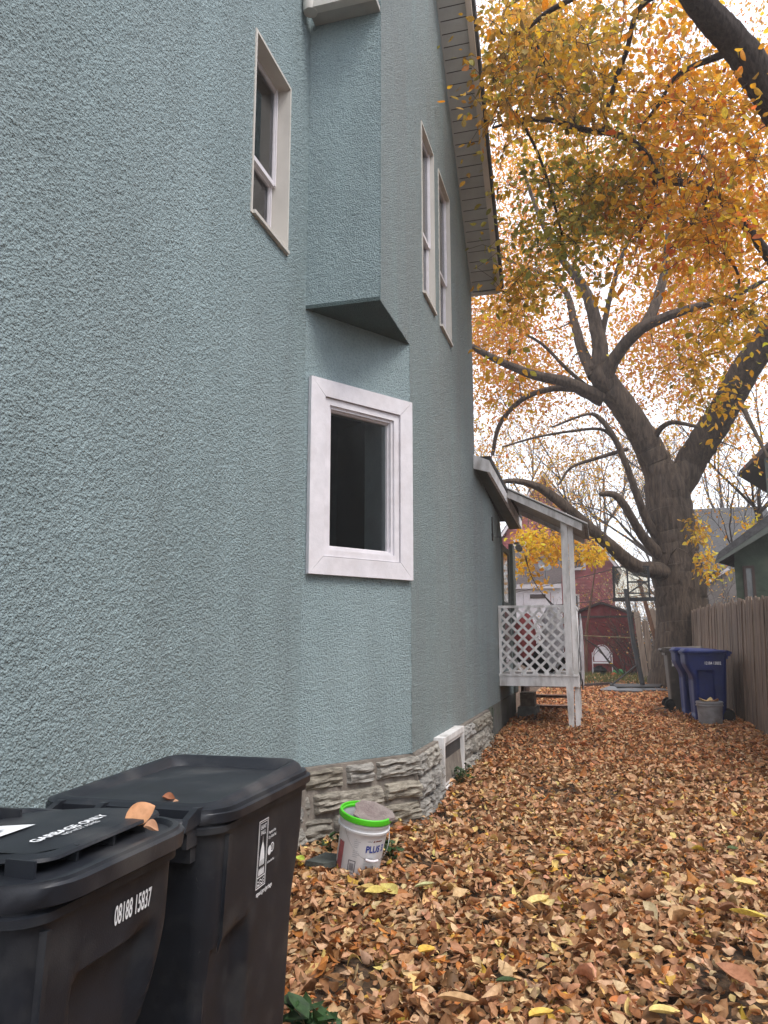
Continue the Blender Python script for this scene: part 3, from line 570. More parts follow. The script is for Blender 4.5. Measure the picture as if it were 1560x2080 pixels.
lumpy('plastic_sheet', M['plastic_bag'], (-.32, 12.1, 1.2), (.035, .35, .5), j=.16, label='thin plastic sheet draped over the side lattice of the porch', cat='sheet')

# ------------------------------------------------------------------ refuse carts
def rrect(x0, x1, y0, y1, r, z, n=7, inset=None):
    out = []
    for cx, cy_, a0 in ((x1 - r, y1 - r, 0), (x0 + r, y1 - r, 90), (x0 + r, y0 + r, 180), (x1 - r, y0 + r, 270)):
        for i in range(n):
            a = math.radians(a0 + 90 * i / (n - 1)); out.append(V((cx + r * math.cos(a), cy_ + r * math.sin(a), z)))
    return out
def dens(ring, step):
    out = []
    for a, b in zip(ring, ring[1:] + ring[:1]):
        n = max(1, int((b - a).length / step));
        for i in range(n): out.append(a.lerp(b, i / n))
    return out
def sst(a, b, x): t = max(0, min(1, (x - a) / (b - a))); return t * t * (3 - 2 * t)
def cart(label, cat, mt, mtl, WD, DP, HB, loc, rz, style, step=.09, group=None, pocket=(.40, .93, .16, .64), mirror_pocket=True):
    global WORLD_CHILD
    WORLD_CHILD = False
    root = empty('refuse_cart', loc, label, cat, group, rz)
    def hw(z): return WD / 2 * (.84 + .16 * z / HB)
    def yf(z): t = z / HB; return DP - .028 - step * (1 - sst(.62, .86, t)) - .02 * (1 - t)
    def yr(z): return .035 + .05 * (1 - z / HB)
    N_ = None; rings = []; zl = list(np.linspace(0.02, HB - .02, 46))
    for z in zl:
        r = rrect(-hw(z), hw(z), yr(z), yf(z), .055, z); r2 = []
        segs = [10, 22, 10, 30]
        # uniform resampling: straight edges get fixed counts so rings match
        for ci in range(4):
            arc = r[ci * 7:(ci + 1) * 7]; r2 += arc; nxt = r[((ci + 1) * 7) % 28]; k = segs[(ci + 0) % 4]
            for i in range(1, k): r2.append(arc[-1].lerp(nxt, i / k))
        for p in r2:
            fy = (p.y - 0) / DP; fz = z / HB
            ins = sst(pocket[0], pocket[0] + .035, fy) * (1 - sst(pocket[1] - .06, pocket[1], fy)) * (1 - sst(pocket[3] - .02 + .04 * (fy - .5), pocket[3] + .04 * (fy - .5), fz)) * sst(pocket[2] - .1, pocket[2], fz)
            if abs(p.x) > hw(z) * .7: p.x -= math.copysign(.034 * ins, p.x)
            # front arched recess
            ins2 = (1 - sst(.30, .34, abs(p.x) / WD)) * (1 - sst(.60, .63, fz)) * sst(.08, .12, fz)
            if p.y > yf(z) - .01: p.y -= .02 * ins2
        rings.append(r2)
    body = MB(); body.loft(rings, cap0=True)
    fl_ = [rrect(-hw(HB) - o, hw(HB) + o, yr(HB) - o, yf(HB) + o, .06 + o, z) for o, z in ((-.0, HB - .038), (.012, HB - .035), (.012, HB - .02), (.0, HB - .018), (.0, HB))]
    body.loft(fl_); body.build('body', mt, root)
    for s in (-1, 1):
        yy = DP * .14
        rb = MB(); rb.prism([(s * (hw(z) - .004 + d), yy + e, z) for z, d, e in ((HB - .05, 0, 0), (HB - .05, .014, .004), (HB * .70, .012, .006), (HB * .66, 0, .006))], (0, .012, 0)); rb.build('rib', mt, root)
        wz = .11; Mx = Matrix.Translation((s * (WD / 2 - .07), .075, wz)) @ Matrix.Rotation(math.pi / 2, 4, 'Y')
        MB().lathe([(0, -.03), (.06, -.03), (.075, -.02), (.11, -.024), (.11, .024), (.075, .02), (.06, .03), (0, .03)], 24, M=Mx).build('wheel', M['rubber'], root)
    MB().tube([(-WD / 2 + .06, .075, .11), (WD / 2 - .06, .075, .11)], .012, 8).build('axle', M['galv'], root)
    # rear hand bar
    hb = MB(); zb = HB + (-.008 if style == 'ridge' else -.16)
    L0, L1 = -WD / 2 + .05, WD / 2 - .05; hw_ = WD / 2
    seg = [(L0, L0 + (L1 - L0) * .33), (L0 + (L1 - L0) * .35, L0 + (L1 - L0) * .66), (L0 + (L1 - L0) * .68, L1)]
    off_ = 0 if style == 'ridge' else .04
    for a, b in seg: hb.tube([(a, -.025, zb), (a + .004, -.025, zb), (b - .004, -.025, zb), (b, -.025, zb)], [.019, .022, .022, .019], 14)
    hb.tube([(L0 - .01, -.025, zb), (L1 + .01, -.025, zb)], .012, 10)
    for x in (L0, (L0 + L1) / 2, L1): hb.box(x - .006, x + .006, -.02, .05, zb - .05, zb - .0)
    hb.box(L0, L1, .012, .04, zb - .09, zb - .02); hb.build('handle', mtl, root)
    # lid
    w0 = hw(HB); ya, yb = yr(HB), yf(HB)
    def R(o, z, tilt=0, yadd=0, ysh=0): return [V((p.x, p.y + ysh, p.z + tilt * (p.y - ya) / (yb - ya))) for p in rrect(-w0 - o, w0 + o, ya - min(o, .01) + yadd, yb + o, .05 + max(0, o + .03), z)]
    lid = MB()
    if style == 'plate':
        lid.loft([R(.018, HB - .012), R(.034, HB - .008), R(.036, HB + .022), R(.026, HB + .026), R(.024, HB + .032), R(.012, HB + .032), R(.004, HB + .022), R(-.05, HB + .020, .0), R(-.07, HB + .022, .0)], cap1=True)
        lid.build('lid', mtl, root)
        lw = lambda ring: [V((p.x, p.y, p.z - .055 * max(0, min(1, (w0 - .12 - p.x) / (2 * w0))) ** 1.5)) for p in ring]
        CR = lambda o, z, tilt, ya2, ysh: lw(R(o, z, tilt, ya2, ysh))
        pl = MB(); rg_ = [CR(-.045, HB + .036, .006, 0, .045), CR(-.038, HB + .040, .006, 0, .045), CR(-.040, HB + .046, .006, 0, .045), CR(-.06, HB + .049, .006, 0, .045)]
        pl.loft(rg_, cap0=True)
        tp = rg_[-1]; n7 = len(tp); up_ = sorted(tp, key=lambda p: p.x)
        xs7 = np.linspace(min(p.x for p in tp), max(p.x for p in tp), 15)
        def yspan(x):
            ys = []
            for a7, b7 in zip(tp, tp[1:] + tp[:1]):
                if (a7.x - x) * (b7.x - x) <= 0 and abs(a7.x - b7.x) > 1e-9: ys.append(a7.y + (b7.y - a7.y) * (x - a7.x) / (b7.x - a7.x))
            return (min(ys), max(ys)) if len(ys) > 1 else (ya + .05, yb)
        vv7 = []
        for x7 in xs7:
            y7 = yspan(x7 * .9999)
            for q7 in range(9):
                yy7 = y7[0] + (y7[1] - y7[0]) * q7 / 8; vv7.append((x7, yy7, HB + .049 + .006 * (yy7 - ya) / (yb - ya) - .055 * max(0, min(1, (w0 - .12 - x7) / (2 * w0))) ** 1.5 - .0005))
        pl.add(vv7, [(k7 * 9 + q7, (k7 + 1) * 9 + q7, (k7 + 1) * 9 + q7 + 1, k7 * 9 + q7 + 1) for k7 in range(14) for q7 in range(8)], True)
        pl.build('lid_plate', mtl, root)
        for i in range(4):
            yy = ya + .07 + i * .115
            for s in (-1, 1): MB().box(s * (w0 - .075) - .03, s * (w0 - .075) + .03, yy, yy + .006, HB + .018, HB + .050).build('fin', mtl, root)
    else:
        lid.loft([R(.012, HB - .014), R(.030, HB - .010), R(.032, HB + .012), R(.020, HB + .014), R(.018, HB + .024, .002), R(.004, HB + .025, .002), R(-.006, HB + .030, .016), R(-.022, HB + .034, .022), R(-.036, HB + .032, .020), R(-.056, HB + .020, .004), R(-.16, HB + .024, .006)], cap1=True)
        lid.build('lid', mtl, root)
        for x in (L0 + .01, L0 + (L1 - L0) * .34, L0 + (L1 - L0) * .67, L1 - .005):
            tb = MB(); tb.prism([(x, -.045, zb - .005), (x, -.03, zb + .022), (x, .02, zb + .040), (x, .085, zb + .034), (x, .03, zb + .0)], (.018, 0, 0)); tb.build('hinge', mtl, root)
    WORLD_CHILD = True
    root['hb'] = HB
    return root, hw
def text_mesh(root, name, s, size, put, mt, sx=1.0, align='LEFT', bold=0.0, label=None):
    global WORLD_CHILD
    c = bpy.data.curves.new(name, 'FONT'); c.body = s; c.size = size; c.align_x = align; c.offset = bold; c.resolution_u = 3
    o = bpy.data.objects.new('tmp', c); COL.objects.link(o); bpy.context.view_layer.update()
    me = bpy.data.meshes.new_from_object(o.evaluated_get(bpy.context.evaluated_depsgraph_get())); bpy.data.objects.remove(o)
    for v in me.vertices: v.co = put(v.co.x * sx, v.co.y)
    me.materials.clear(); me.materials.append(mt); me.name = name
    wc = WORLD_CHILD; WORLD_CHILD = False; r = link(name, me, root, label=label); WORLD_CHILD = wc
    return r
def flat(root, name, polys, put, mt):
    global WORLD_CHILD
    m = MB()
    for p in polys: m.add([put(a, b) for a, b in p], [tuple(range(len(p)))])
    wc = WORLD_CHILD; WORLD_CHILD = False; r = m.build(name, mt, root); WORLD_CHILD = wc; return r
def sidep(hw, y0, z0, sgn=1, off=.003):
    return lambda a, b: V((sgn * (hw(z0 + b) + off), y0 + sgn * a, z0 + b))

# near garbage cart (bottom left) and the taller one behind it
B1 = (-1.15, 1.085, gz(1.3)); 
bin1, hw1 = cart('black refuse cart in the bottom left corner with garbage lettering on its lid', 'refuse cart', M['black'], M['black_lid'], .47, .55, 1.035, B1, math.radians(.5), 'plate', .075, pocket=(.32, .80, .10, .85))
B2 = (-1.215, 1.80, gz(2.1))
bin2, hw2 = cart('larger black refuse cart touching the teal wall with a white city crest on its side', 'refuse cart', M['black'], M['black_lid'], .51, .755, .997, B2, math.radians(1.5), 'ridge', .05, pocket=(.10, .40, .10, .70))
text_mesh(bin1, 'serial_number', '08188 15837', .050, sidep(hw1, .285, .926), M['print'], .48, bold=.001)
LP1 = lambda y, x=.1: 1.035 + .0505 + .0065 * y / .55 - .055 * max(0, min(1, (.235 - .12 - x) / .47)) ** 1.5
text_mesh(bin1, 'lid_lettering', 'GARBAGE ONLY', .030, lambda a, b: V((.115 - b, .20 + a, LP1(.20 + a, .115 - b) + .0015)), M['print'], 1.0, bold=.0008)
text_mesh(bin1, 'lid_lettering', 'NO HOT ASHES', .016, lambda a, b: V((.132 - b, .26 + a, LP1(.26 + a, .132 - b) + .0015)), M['print'], 1.0)
flat(bin1, 'lid_sticker', [[(.02 * i7, 0), (.02 * i7 + .02, 0), (.02 * i7 + .02, .22), (.02 * i7, .22)] for i7 in range(8)], lambda a, b: V((-.16 + a, .12 + b, LP1(.12 + b, -.16 + a) + .0015)), M['print'])
for i in range(3): flat(bin1, 'sticker_print', [[(0, 0), (.10, 0), (.10, .018), (0, .018)], [(0, .03), (.06, .03), (.06, .05), (0, .05)]], lambda a, b, i=i: V((-.13 + a, .15 + i * .06 + b, .004 + LP1(.15 + i * .06 + b, -.13 + a))), M['print_g'])
# crest
cw, chh = .068, .185; P = sidep(hw2, .325, .748)
def ringpoly(x0, x1, z0, z1, w): return [[(x0, z0), (x1, z0), (x1, z0 + w), (x0, z0 + w)], [(x0, z1 - w), (x1, z1 - w), (x1, z1), (x0, z1)], [(x0, z0 + w), (x0 + w, z0 + w), (x0 + w, z1 - w), (x0, z1 - w)], [(x1 - w, z0 + w), (x1, z0 + w), (x1, z1 - w), (x1 - w, z1 - w)]]
dome = [(.018, .075), (.018, .085), (.022, .105), (.028, .118), (.0325, .124), (.034, .142), (.0355, .124), (.040, .118), (.046, .105), (.050, .085), (.050, .075)]
cols = [[(x, .060), (x + .005, .060), (x + .006, .078), (x - .001, .078)] for x in (.018, .027, .036, .045)]
arch = [[(x, .034), (x + .008, .034), (x + .008, .048), (x + .004, .055), (x, .048)] for x in (.014, .024, .034, .044)]
wave = []
for zz0 in (.010, .018):
    for i in range(8):
        a = .010 + i * .006; f = lambda t: zz0 + .003 * math.sin(t * 260); wave.append([(a, f(a)), (a + .006, f(a + .006)), (a + .006, f(a + .006) + .0028), (a, f(a) + .0028)])
flat(bin2, 'crest', ringpoly(0, cw, 0, chh, .0028) + ringpoly(.006, cw - .006, .006, chh - .006, .0018) + [dome] + cols + arch + [[(.008, .028), (.060, .028), (.060, .031), (.008, .031)]] + wave, P, M['print'])
for s_, zz in (('SAINT', .160), ('PAUL', .144)): text_mesh(bin2, 'crest_lettering', s_, .0165, lambda a, b, zz=zz: P(.034 + a, zz + b), M['print'], .85, 'CENTER', .0003)
for s_, zz, sz in (('Property of the', .135, .0115), ('City of Saint Paul', .121, .0115), ('A Green Saint Paul', .053, .009)):
    text_mesh(bin2, 'cart_lettering', s_, sz, lambda a, b, zz=zz: P(.075 + a, zz + b), M['print'], .75, bold=.0002)
text_mesh(bin2, 'cart_lettering', 'stpaul.gov/garbage', .0175, lambda a, b: P(.006 + a, -.020 + b), M['print'], .9, bold=.0004)
disc = lambda cx, cz, r, n=20: [(cx + r * math.cos(2 * math.pi * i / n), cz + r * math.sin(2 * math.pi * i / n)) for i in range(n)]
def annulus(cx, cz, r0, r1, n=20):
    o_, i_ = disc(cx, cz, r1, n), disc(cx, cz, r0, n); return [[o_[k], o_[(k + 1) % n], i_[(k + 1) % n], i_[k]] for k in range(n)]
flat(bin2, 'round_emblem', [disc(.089, .087, .0135)] + annulus(.108, .092, .010, .0135) + [[(.106, .085), (.110, .085), (.110, .100), (.106, .098)]], P, M['print'])
# far carts by the fence
FC = []
for i, (x, y, mt, nm, lb) in enumerate([(1.80, 12.95, 'blue', 'blue', 'blue recycling cart nearest of three by the fence, dirty pail before it'), (1.72, 13.62, 'blue', 'blue', 'second blue recycling cart half hidden between its blue and brown neighbours'), (.98, 14.35, 'brown_cart', 'brown', 'brown refuse cart at the back of the row beside the tree trunk')]):
    rz = math.radians(92) if i < 2 else math.radians(-88)
    c, hwf = cart(lb, 'refuse cart', M[mt], M[mt], .58, .66, 1.04, (x, y, gz(y) - .02), rz, 'ridge', .09, pocket=(.34, .74, .30, .74))
    FC.append((c, hwf))
text_mesh(FC[0][0], 'serial_number', '12184 13002', .062, lambda a, b: V((-(FC[0][1](.86 + b) + .004), .36 - a, .86 + b)), M['print'], .72, bold=.001)
text_mesh(FC[2][0], 'serial_number', '08188', .06, lambda a, b: V((FC[2][1](.8) + .004, .10 + b, .88 - a)), M['print'], .8, bold=.001)

# ------------------------------------------------------------------ pails
def pail(loc, rot, label, body, ring, group=None):
    global WORLD_CHILD
    WORLD_CHILD = False
    r = empty('pail', loc, label, 'pail', group); r.rotation_euler = rot
    MB().lathe([(0, .004), (.125, .0), (.131, .006), (.140, .20), (.145, .285), (.157, .288), (.158, .30), (.150, .304), (.150, .325), (.156, .328), (.156, .338), (.150, .342), (.150, .352), (.143, .352), (.138, .20), (.125, .02), (0, .015)], 56).build('bucket', body, r)
    if ring: MB().lathe([(.151, .345), (.161, .345), (.163, .352), (.160, .376), (.154, .380), (.148, .378), (.146, .366), (.140, .362), (.140, .350), (.146, .348)], 56).build('lid_ring', ring, r)
    WORLD_CHILD = True
    return r
pz = gz(4.75)
PR = (math.radians(5), math.radians(11), 0)
pl = pail((-1.50, 4.72, pz - .005), PR, 'white pail with a lime green rim and blue lettering leaning by the stone foundation', M['pail'], M['green'])
def pc(ang0, z0, rr=.1405):       # wrap print round the pail; angle grows to the right as seen from outside
    return lambda a, b: V(((rr + .026 * (z0 + b - .2) * .35 + .002) * math.cos(ang0 + a / .14), (rr + .026 * (z0 + b - .2) * .35 + .002) * math.sin(ang0 + a / .14), z0 + b))
A0 = math.radians(-90)
text_mesh(pl, 'lettering', 'PLUS 3', .055, pc(math.radians(-62), .185), M['print_b'], .80, bold=.0016)
def grid_poly(x0, x1, z0, z1, n=6): return [[(x0 + (x1 - x0) * i / n, z0), (x0 + (x1 - x0) * (i + 1) / n, z0), (x0 + (x1 - x0) * (i + 1) / n, z1), (x0 + (x1 - x0) * i / n, z1)] for i in range(n)]
flat(pl, 'red_panel', [q for z in np.linspace(.055, .225, 8)[:-1] for q in grid_poly(0, .05, z, z + .0243)], pc(math.radians(-140), 0, .1385), M['print_r'])
flat(pl, 'label_print', grid_poly(0, .03, .245, .258) + [], pc(math.radians(-60), 0), M['print_g'])
flat(pl, 'label_print', grid_poly(.036, .046, .243, .260, 2) + grid_poly(.05, .10, .245, .258), pc(math.radians(-60), 0), M['print_br'])
flat(pl, 'label_print', sum([grid_poly(0, random.uniform(.02, .04), z, z + .0035, 2) for z in np.arange(.15, .25, .011) if not .19 < z < .2], []), pc(math.radians(-92), 0), M['print_g'])
flat(pl, 'label_print', sum([grid_poly(0, random.uniform(.045, .07), z, z + .003, 3) for z in np.arange(.085, .15, .009)], []), pc(math.radians(-62), 0, .1385), M['print_g'])
flat(pl, 'barcode', ringpoly(0, .045, .05, .125, .004), pc(math.radians(-100), 0, .1385), M['print_k'])
flat(pl, 'barcode', [[(.009, z), (.036, z), (.036, z + .0022), (.009, z + .0022)] for z in np.arange(.068, .108, .0042)], pc(math.radians(-100), 0, .1385), M['print_k'])
WORLD_CHILD = False
hp = []
for i in range(17):
    t = i / 16; ang = math.radians(-118 + 150 * t); zz = .30 - .155 * math.sin(math.pi * min(1, t * 1.0)) ** .9
    hp.append(V(((.158 + .012 * math.sin(math.pi * t)) * math.cos(ang), (.158 + .012 * math.sin(math.pi * t)) * math.sin(ang), zz)))
MB().tube(hp, .0016, 6).build('bail', M['wire'], pl)
MB().tube(hp[6:10], .008, 10).build('grip', M['white'], pl)
WORLD_CHILD = True
# slab resting on the pail
Mp = Matrix.Translation((-1.50, 4.72, pz - .005)) @ Matrix.Rotation(PR[1], 4, 'Y') @ Matrix.Rotation(PR[0], 4, 'X')
sl = []
for k in range(11):
    a = 2 * math.pi * k / 11; rr = .125 * (1 + .16 * math.sin(3 * a + .6) + random.uniform(-.12, .12)); sl.append(Mp @ V((.035 + rr * math.cos(a) * 1.05, rr * math.sin(a) * .85,   .372 + .022 * math.sin(a))))
tag(MB().prism(sl, (0, 0, .014)).build('stone_slab', M['slab']), 'rough pinkish flagstone piece lying across the top of the white pail', 'stone')
sv = [V((-1.68 + dx * .75, 4.70 + dy, gz(4.8) + .045)) for dx, dy in ((-.14, -.10), (.03, -.13), (.16, -.03), (.12, .08), (-.07, .11))]
tag(MB().prism(sv, (0, 0, .03)).build('paver', M['slate']), 'dark grey paver half buried in leaves left of the white pail', 'paver')
p2 = pail((1.44, 12.28, gz(12.3) - .01), (0, 0, 0), 'dirty grey pail of leaves standing in front of the blue cart', M['pail_g'], None)
p2.scale = (1.2, 1.2, 1.0)

# ------------------------------------------------------------------ leaves
def leafgrid(N_, L_, Wd, cur, bend, ns=4, ntr=2, fold=None, twist=None):
    s = np.linspace(0, 1, ns + 1); t = np.linspace(-1, 1, ntr + 1); S, T = np.meshgrid(s, t, indexing='ij'); S, T = S.ravel(), T.ravel()
    prof = np.sin(np.pi * np.clip(S, 0, 1) ** .85) ** .8; prof = np.where((S <= 0) | (S >= 1), .03, prof)
    x = (S - .5)[None] * L_[:, None]; y = (T * prof)[None] * Wd[:, None] / 2
    z = cur[:, None] * (T ** 2 * prof)[None] * Wd[:, None] + bend[:, None] * ((2 * S - 1) ** 2)[None] * L_[:, None]
    if twist is not None:
        a = twist[:, None] * (S - .5)[None]; y, z = y * np.cos(a) - z * np.sin(a), y * np.sin(a) + z * np.cos(a)
    nv = (ns + 1) * (ntr + 1); idx = np.arange(nv).reshape(ns + 1, ntr + 1)
    f = np.stack([idx[:-1, :-1].ravel(), idx[1:, :-1].ravel(), idx[1:, 1:].ravel(), idx[:-1, 1:].ravel()], 1)
    return np.stack([x, y, z], -1), f
def place_leaves(pos, dirs, nrm, loc):
    d = dirs / np.linalg.norm(dirs, axis=1, keepdims=True); y = np.cross(nrm, d); y /= np.maximum(1e-6, np.linalg.norm(y, axis=1, keepdims=True)); n = np.cross(d, y)
    return pos[:, None, :] + loc[..., 0:1] * d[:, None] + loc[..., 1:2] * y[:, None] + loc[..., 2:3] * n[:, None]
def leaf_mass(pos, dirs, nrm, L_, Wd, cols, ns=4, ntr=2, cur=None, bend=None, twist=None):
    N_ = len(pos); cur = RNG.uniform(-.2, .5, N_) if cur is None else cur; bend = RNG.uniform(-.15, .2, N_) if bend is None else bend
    loc, f = leafgrid(N_, L_, Wd, cur, bend, ns, ntr, None, twist); Pw = place_leaves(pos, dirs, nrm, loc); nv = loc.shape[1]
    Vt = Pw.reshape(-1, 3); Fc = (f[None] + (np.arange(N_) * nv)[:, None, None]).reshape(-1, 4); C = np.repeat(cols, nv, 0); return Vt, Fc, C
def pick(pal, wts, n, jit=.18):
    pal = np.array(pal); i = RNG.choice(len(pal), n, p=np.array(wts) / sum(wts)); c = pal[i] * (1 + RNG.normal(0, jit, (n, 1))); c *= 1 + RNG.normal(0, .05, (n, 3)); return np.clip(c, .01, .9)
BROWNS = [(.44, .225, .105), (.54, .325, .175), (.34, .155, .06), (.62, .42, .235), (.24, .115, .05), (.50, .19, .045), (.70, .50, .18), (.62, .40, .06)]
BW = [28, 25, 15, 17, 9, 8, 4, 1.5]
FAR_B = [(.50, .19, .065), (.58, .27, .11), (.38, .13, .045), (.64, .37, .17)]
def litter(name, region_fn, n, Lr, zr, ns, ntr, pal, w, tilt, curl, **kw):
    P = region_fn(n); N_ = len(P); L_ = RNG.lognormal(math.log(Lr), .28, N_); Wd = L_ * RNG.uniform(.42, .68, N_)
    a = RNG.uniform(0, 2 * np.pi, N_); el = RNG.normal(0, tilt, N_); d = np.stack([np.cos(a) * np.cos(el), np.sin(a) * np.cos(el), np.sin(el)], 1)
    nr_ = np.stack([RNG.normal(0, tilt * 1.1, N_), RNG.normal(0, tilt * 1.1, N_), np.ones(N_)], 1); flip = RNG.random(N_) < .5; nr_[flip] *= -1
    P[:, 2] += RNG.uniform(0, 1, N_) ** 1.3 * zr + .004
    C = pick(pal, w, N_)
    return leaf_mass(P, d, nr_, L_, Wd, C, ns, ntr, RNG.normal(.15, curl, N_), RNG.normal(.03, curl * .6, N_), RNG.normal(0, 1.1, N_)), kw
GZV = np.vectorize(gz)
def bumpy(x, y): return .035 * vn(x * 2.3 + 40, y * 2.3 + 40, 1) + .02 * vn(x * 6 + 40, y * 6 + 40, 2)
def reg(x0, x1, y0, y1):
    def f(n):
        x = RNG.uniform(x0, x1, n); y = RNG.uniform(y0, y1, n); k = (x > np.where(y < 5.0, -2.02, np.where(y < 6.05, -2.0 + (y - 4.95) * .55, -1.40)))
        # thin patches near the cellar wall and bottom edge where dark ground shows
        k &= ~((vn(x * 1.9 + 3, y * 1.9 + 5, 7) < .22) & (RNG.random(n) < .6))
        x, y = x[k], y[k]; return np.stack([x, y, GZV(y) + bumpy(x, y) - .018], 1)
    return f
parts = []
def merge(lst):
    Vs, Fs, Cs = [], [], []; o = 0
    for (v, f, c) in lst: Vs.append(v); Fs.append(f + o); Cs.append(c); o += len(v)
    return np.concatenate(Vs), np.concatenate(Fs), np.concatenate(Cs)
la = [litter('', reg(-2.0, 2.1, 1.6, 5.0), 24000, .058, .055, 4, 2, BROWNS, BW, .42, .32)[0],
      litter('', reg(-2.0, 2.1, 5.0, 8.5), 19000, .056, .05, 4, 2, BROWNS, BW, .42, .3)[0],
      litter('', reg(-1.7, 2.1, 8.5, 13), 17000, .058, .04, 2, 2, BROWNS[:4] + FAR_B, [10, 10, 10, 8, 12, 12, 8, 6], .45, .3)[0],
      litter('', reg(-6, 2.1, 13, 20), 20000, .068, .04, 2, 1, FAR_B + BROWNS[:2], [14, 14, 8, 7, 3, 3], .5, .2)[0],
      litter('', reg(-9, 9, 20, 34), 20000, .08, .04, 2, 1, FAR_B + [(.5, .42, .2), (.3, .28, .1)], [8, 10, 5, 10, 6, 5], .5, .2)[0]]
v_, f_, c_ = merge(la); npmesh('leaf_litter', M['litter'], v_, f_, None, c_, True, kind='stuff')
def single_leaf(name, P, L_, Wd, col, label, rot, mt='litter1', cur=.25, bend=.06, group=None, cat='leaf', tw=.4):
    v, f = leafgrid(1, np.array([L_]), np.array([Wd]), np.array([cur]), np.array([bend]), 8, 4, None, np.array([tw])); v = v[0]
    me = bpy.data.meshes.new(name); me.from_pydata([tuple(p) for p in v], [], [tuple(q) for q in f]); me.polygons.foreach_set('use_smooth', [True] * len(f)); me.materials.append(M[mt]); me.update()
    o = link(name, me, None, label, cat, group); o.location = P; o.rotation_euler = rot; o.color = (*col, 1); return o
def gpt(u, v, h=.0):
    r = ray(u, v); z = 0.0
    for _ in range(6): t = (z - CAM_H) / r.z; z = gz(r.y * t) + h
    return V((r.x * t, r.y * t, z))
YEL = (.72, .58, .16)
for (u, v, L_, col, lb, rz) in [
    (764, 1812, .10, YEL, 'pale yellow leaf lying lowest in the pair of yellow leaves below the white pail', .3), (790, 1808, .11, (.66, .56, .18), 'yellow leaf overlapping its neighbour below the white pail, on the right', 2.6), (742, 1805, .09, (.62, .45, .16), 'dull yellow leaf pointing left below the white pail', 3.3),
    (1094, 1832, .12, (.78, .62, .24), 'broad pale yellow leaf in the middle of the drive', .9), (1112, 1836, .10, (.8, .66, .3), 'cream yellow leaf tucked against a broad yellow leaf mid drive', 2.0),
    (867, 1932, .09, (.75, .48, .08), 'bright golden leaf standing on edge left of centre on the drive', 1.2), (1515, 1795, .10, (.78, .60, .20), 'yellow leaf near the right edge above a longer yellow leaf', .2), (1520, 1860, .14, (.76, .6, .12), 'long yellow leaf near the right edge of the drive', .1),
    (1100, 2062, .09, (.74, .52, .10), 'oval golden leaf on dark ground at the bottom of the drive', .8), (1350, 2058, .10, (.78, .62, .22), 'crumpled yellow leaf near the bottom right of the drive', .5), (1140, 1740, .07, (.80, .60, .12), 'small yellow leaf high on the drive right of the pail', .4),
    (862, 1800, .09, (.58, .58, .30), 'pale green leaf lying on brown leaves right of the pail', .5), (610, 1745, .07, (.50, .62, .10), 'lime green leaf at the foot of the foundation beside the cart', -.5), (1028, 1994, .07, (.05, .09, .03), 'round dark green leaf low on the drive', .4), (1488, 1724, .06, (.08, .12, .03), 'small dark green leaf on the right of the drive', .3), (930, 2035, .13, (.56, .36, .18), 'large tan leaf with fine veins at the bottom of the drive', .4), (1495, 1985, .14, (.42, .19, .10), 'large red brown leaf at the lower right of the drive', -.6)]:
    p = gpt(u, v, .082); single_leaf('fallen_leaf', p, L_ * 1.25, L_ * .72, col, lb, (random.uniform(-.25, .25), random.uniform(-.2, .2), rz))
for k, (dx, dy, c_, lb) in enumerate([(-.07, -.05, (.55, .36, .16), 'tan leaf on the left of the heap in the dirty pail'), (.06, -.07, (.45, .22, .09), 'rust leaf at the front right of the heap in the dirty pail'), (.0, .06, (.62, .46, .2), 'pale leaf at the back of the heap in the dirty pail')]):
    single_leaf('fallen_leaf', (1.44 + dx, 12.28 + dy, gz(12.3) + .365), .16, .10, c_, lb, (.2 * k - .2, .25, 2.1 * k), cur=-.2)
# leaves on the carts
lidz = lambda c, y: None
single_leaf('fallen_leaf', at(284, 1650, 1.52), .066, .05, (.60, .30, .15), 'big tan leaf leaning on edge on the lid of the front cart', (math.radians(58), math.radians(-20), math.radians(35)), cur=-.12, bend=-.05)
single_leaf('fallen_leaf', at(306, 1685, 1.48), .032, .026, (.58, .33, .20), 'small curled leaf on the front cart beside the big tan leaf', (.5, .3, .6), cur=.6)
single_leaf('fallen_leaf', at(343, 1624, 1.95), .04, .024, (.40, .16, .08), 'rust brown curled leaf on the lid of the rear cart', (.5, .2, .2), cur=.6)
single_leaf('fallen_leaf', at(358, 1632, 1.93), .02, .016, (.58, .33, .20), 'tiny pale leaf scrap beside the rust leaf on the rear cart', (.4, .1, .9), cur=.5)
single_leaf('fallen_leaf', (-1.42, 1.30, B1[2] + 1.04 + .07), .09, .05, (.34, .13, .07), 'dark red brown leaf at the far edge of the stickered lid', (.1, .1, .2))

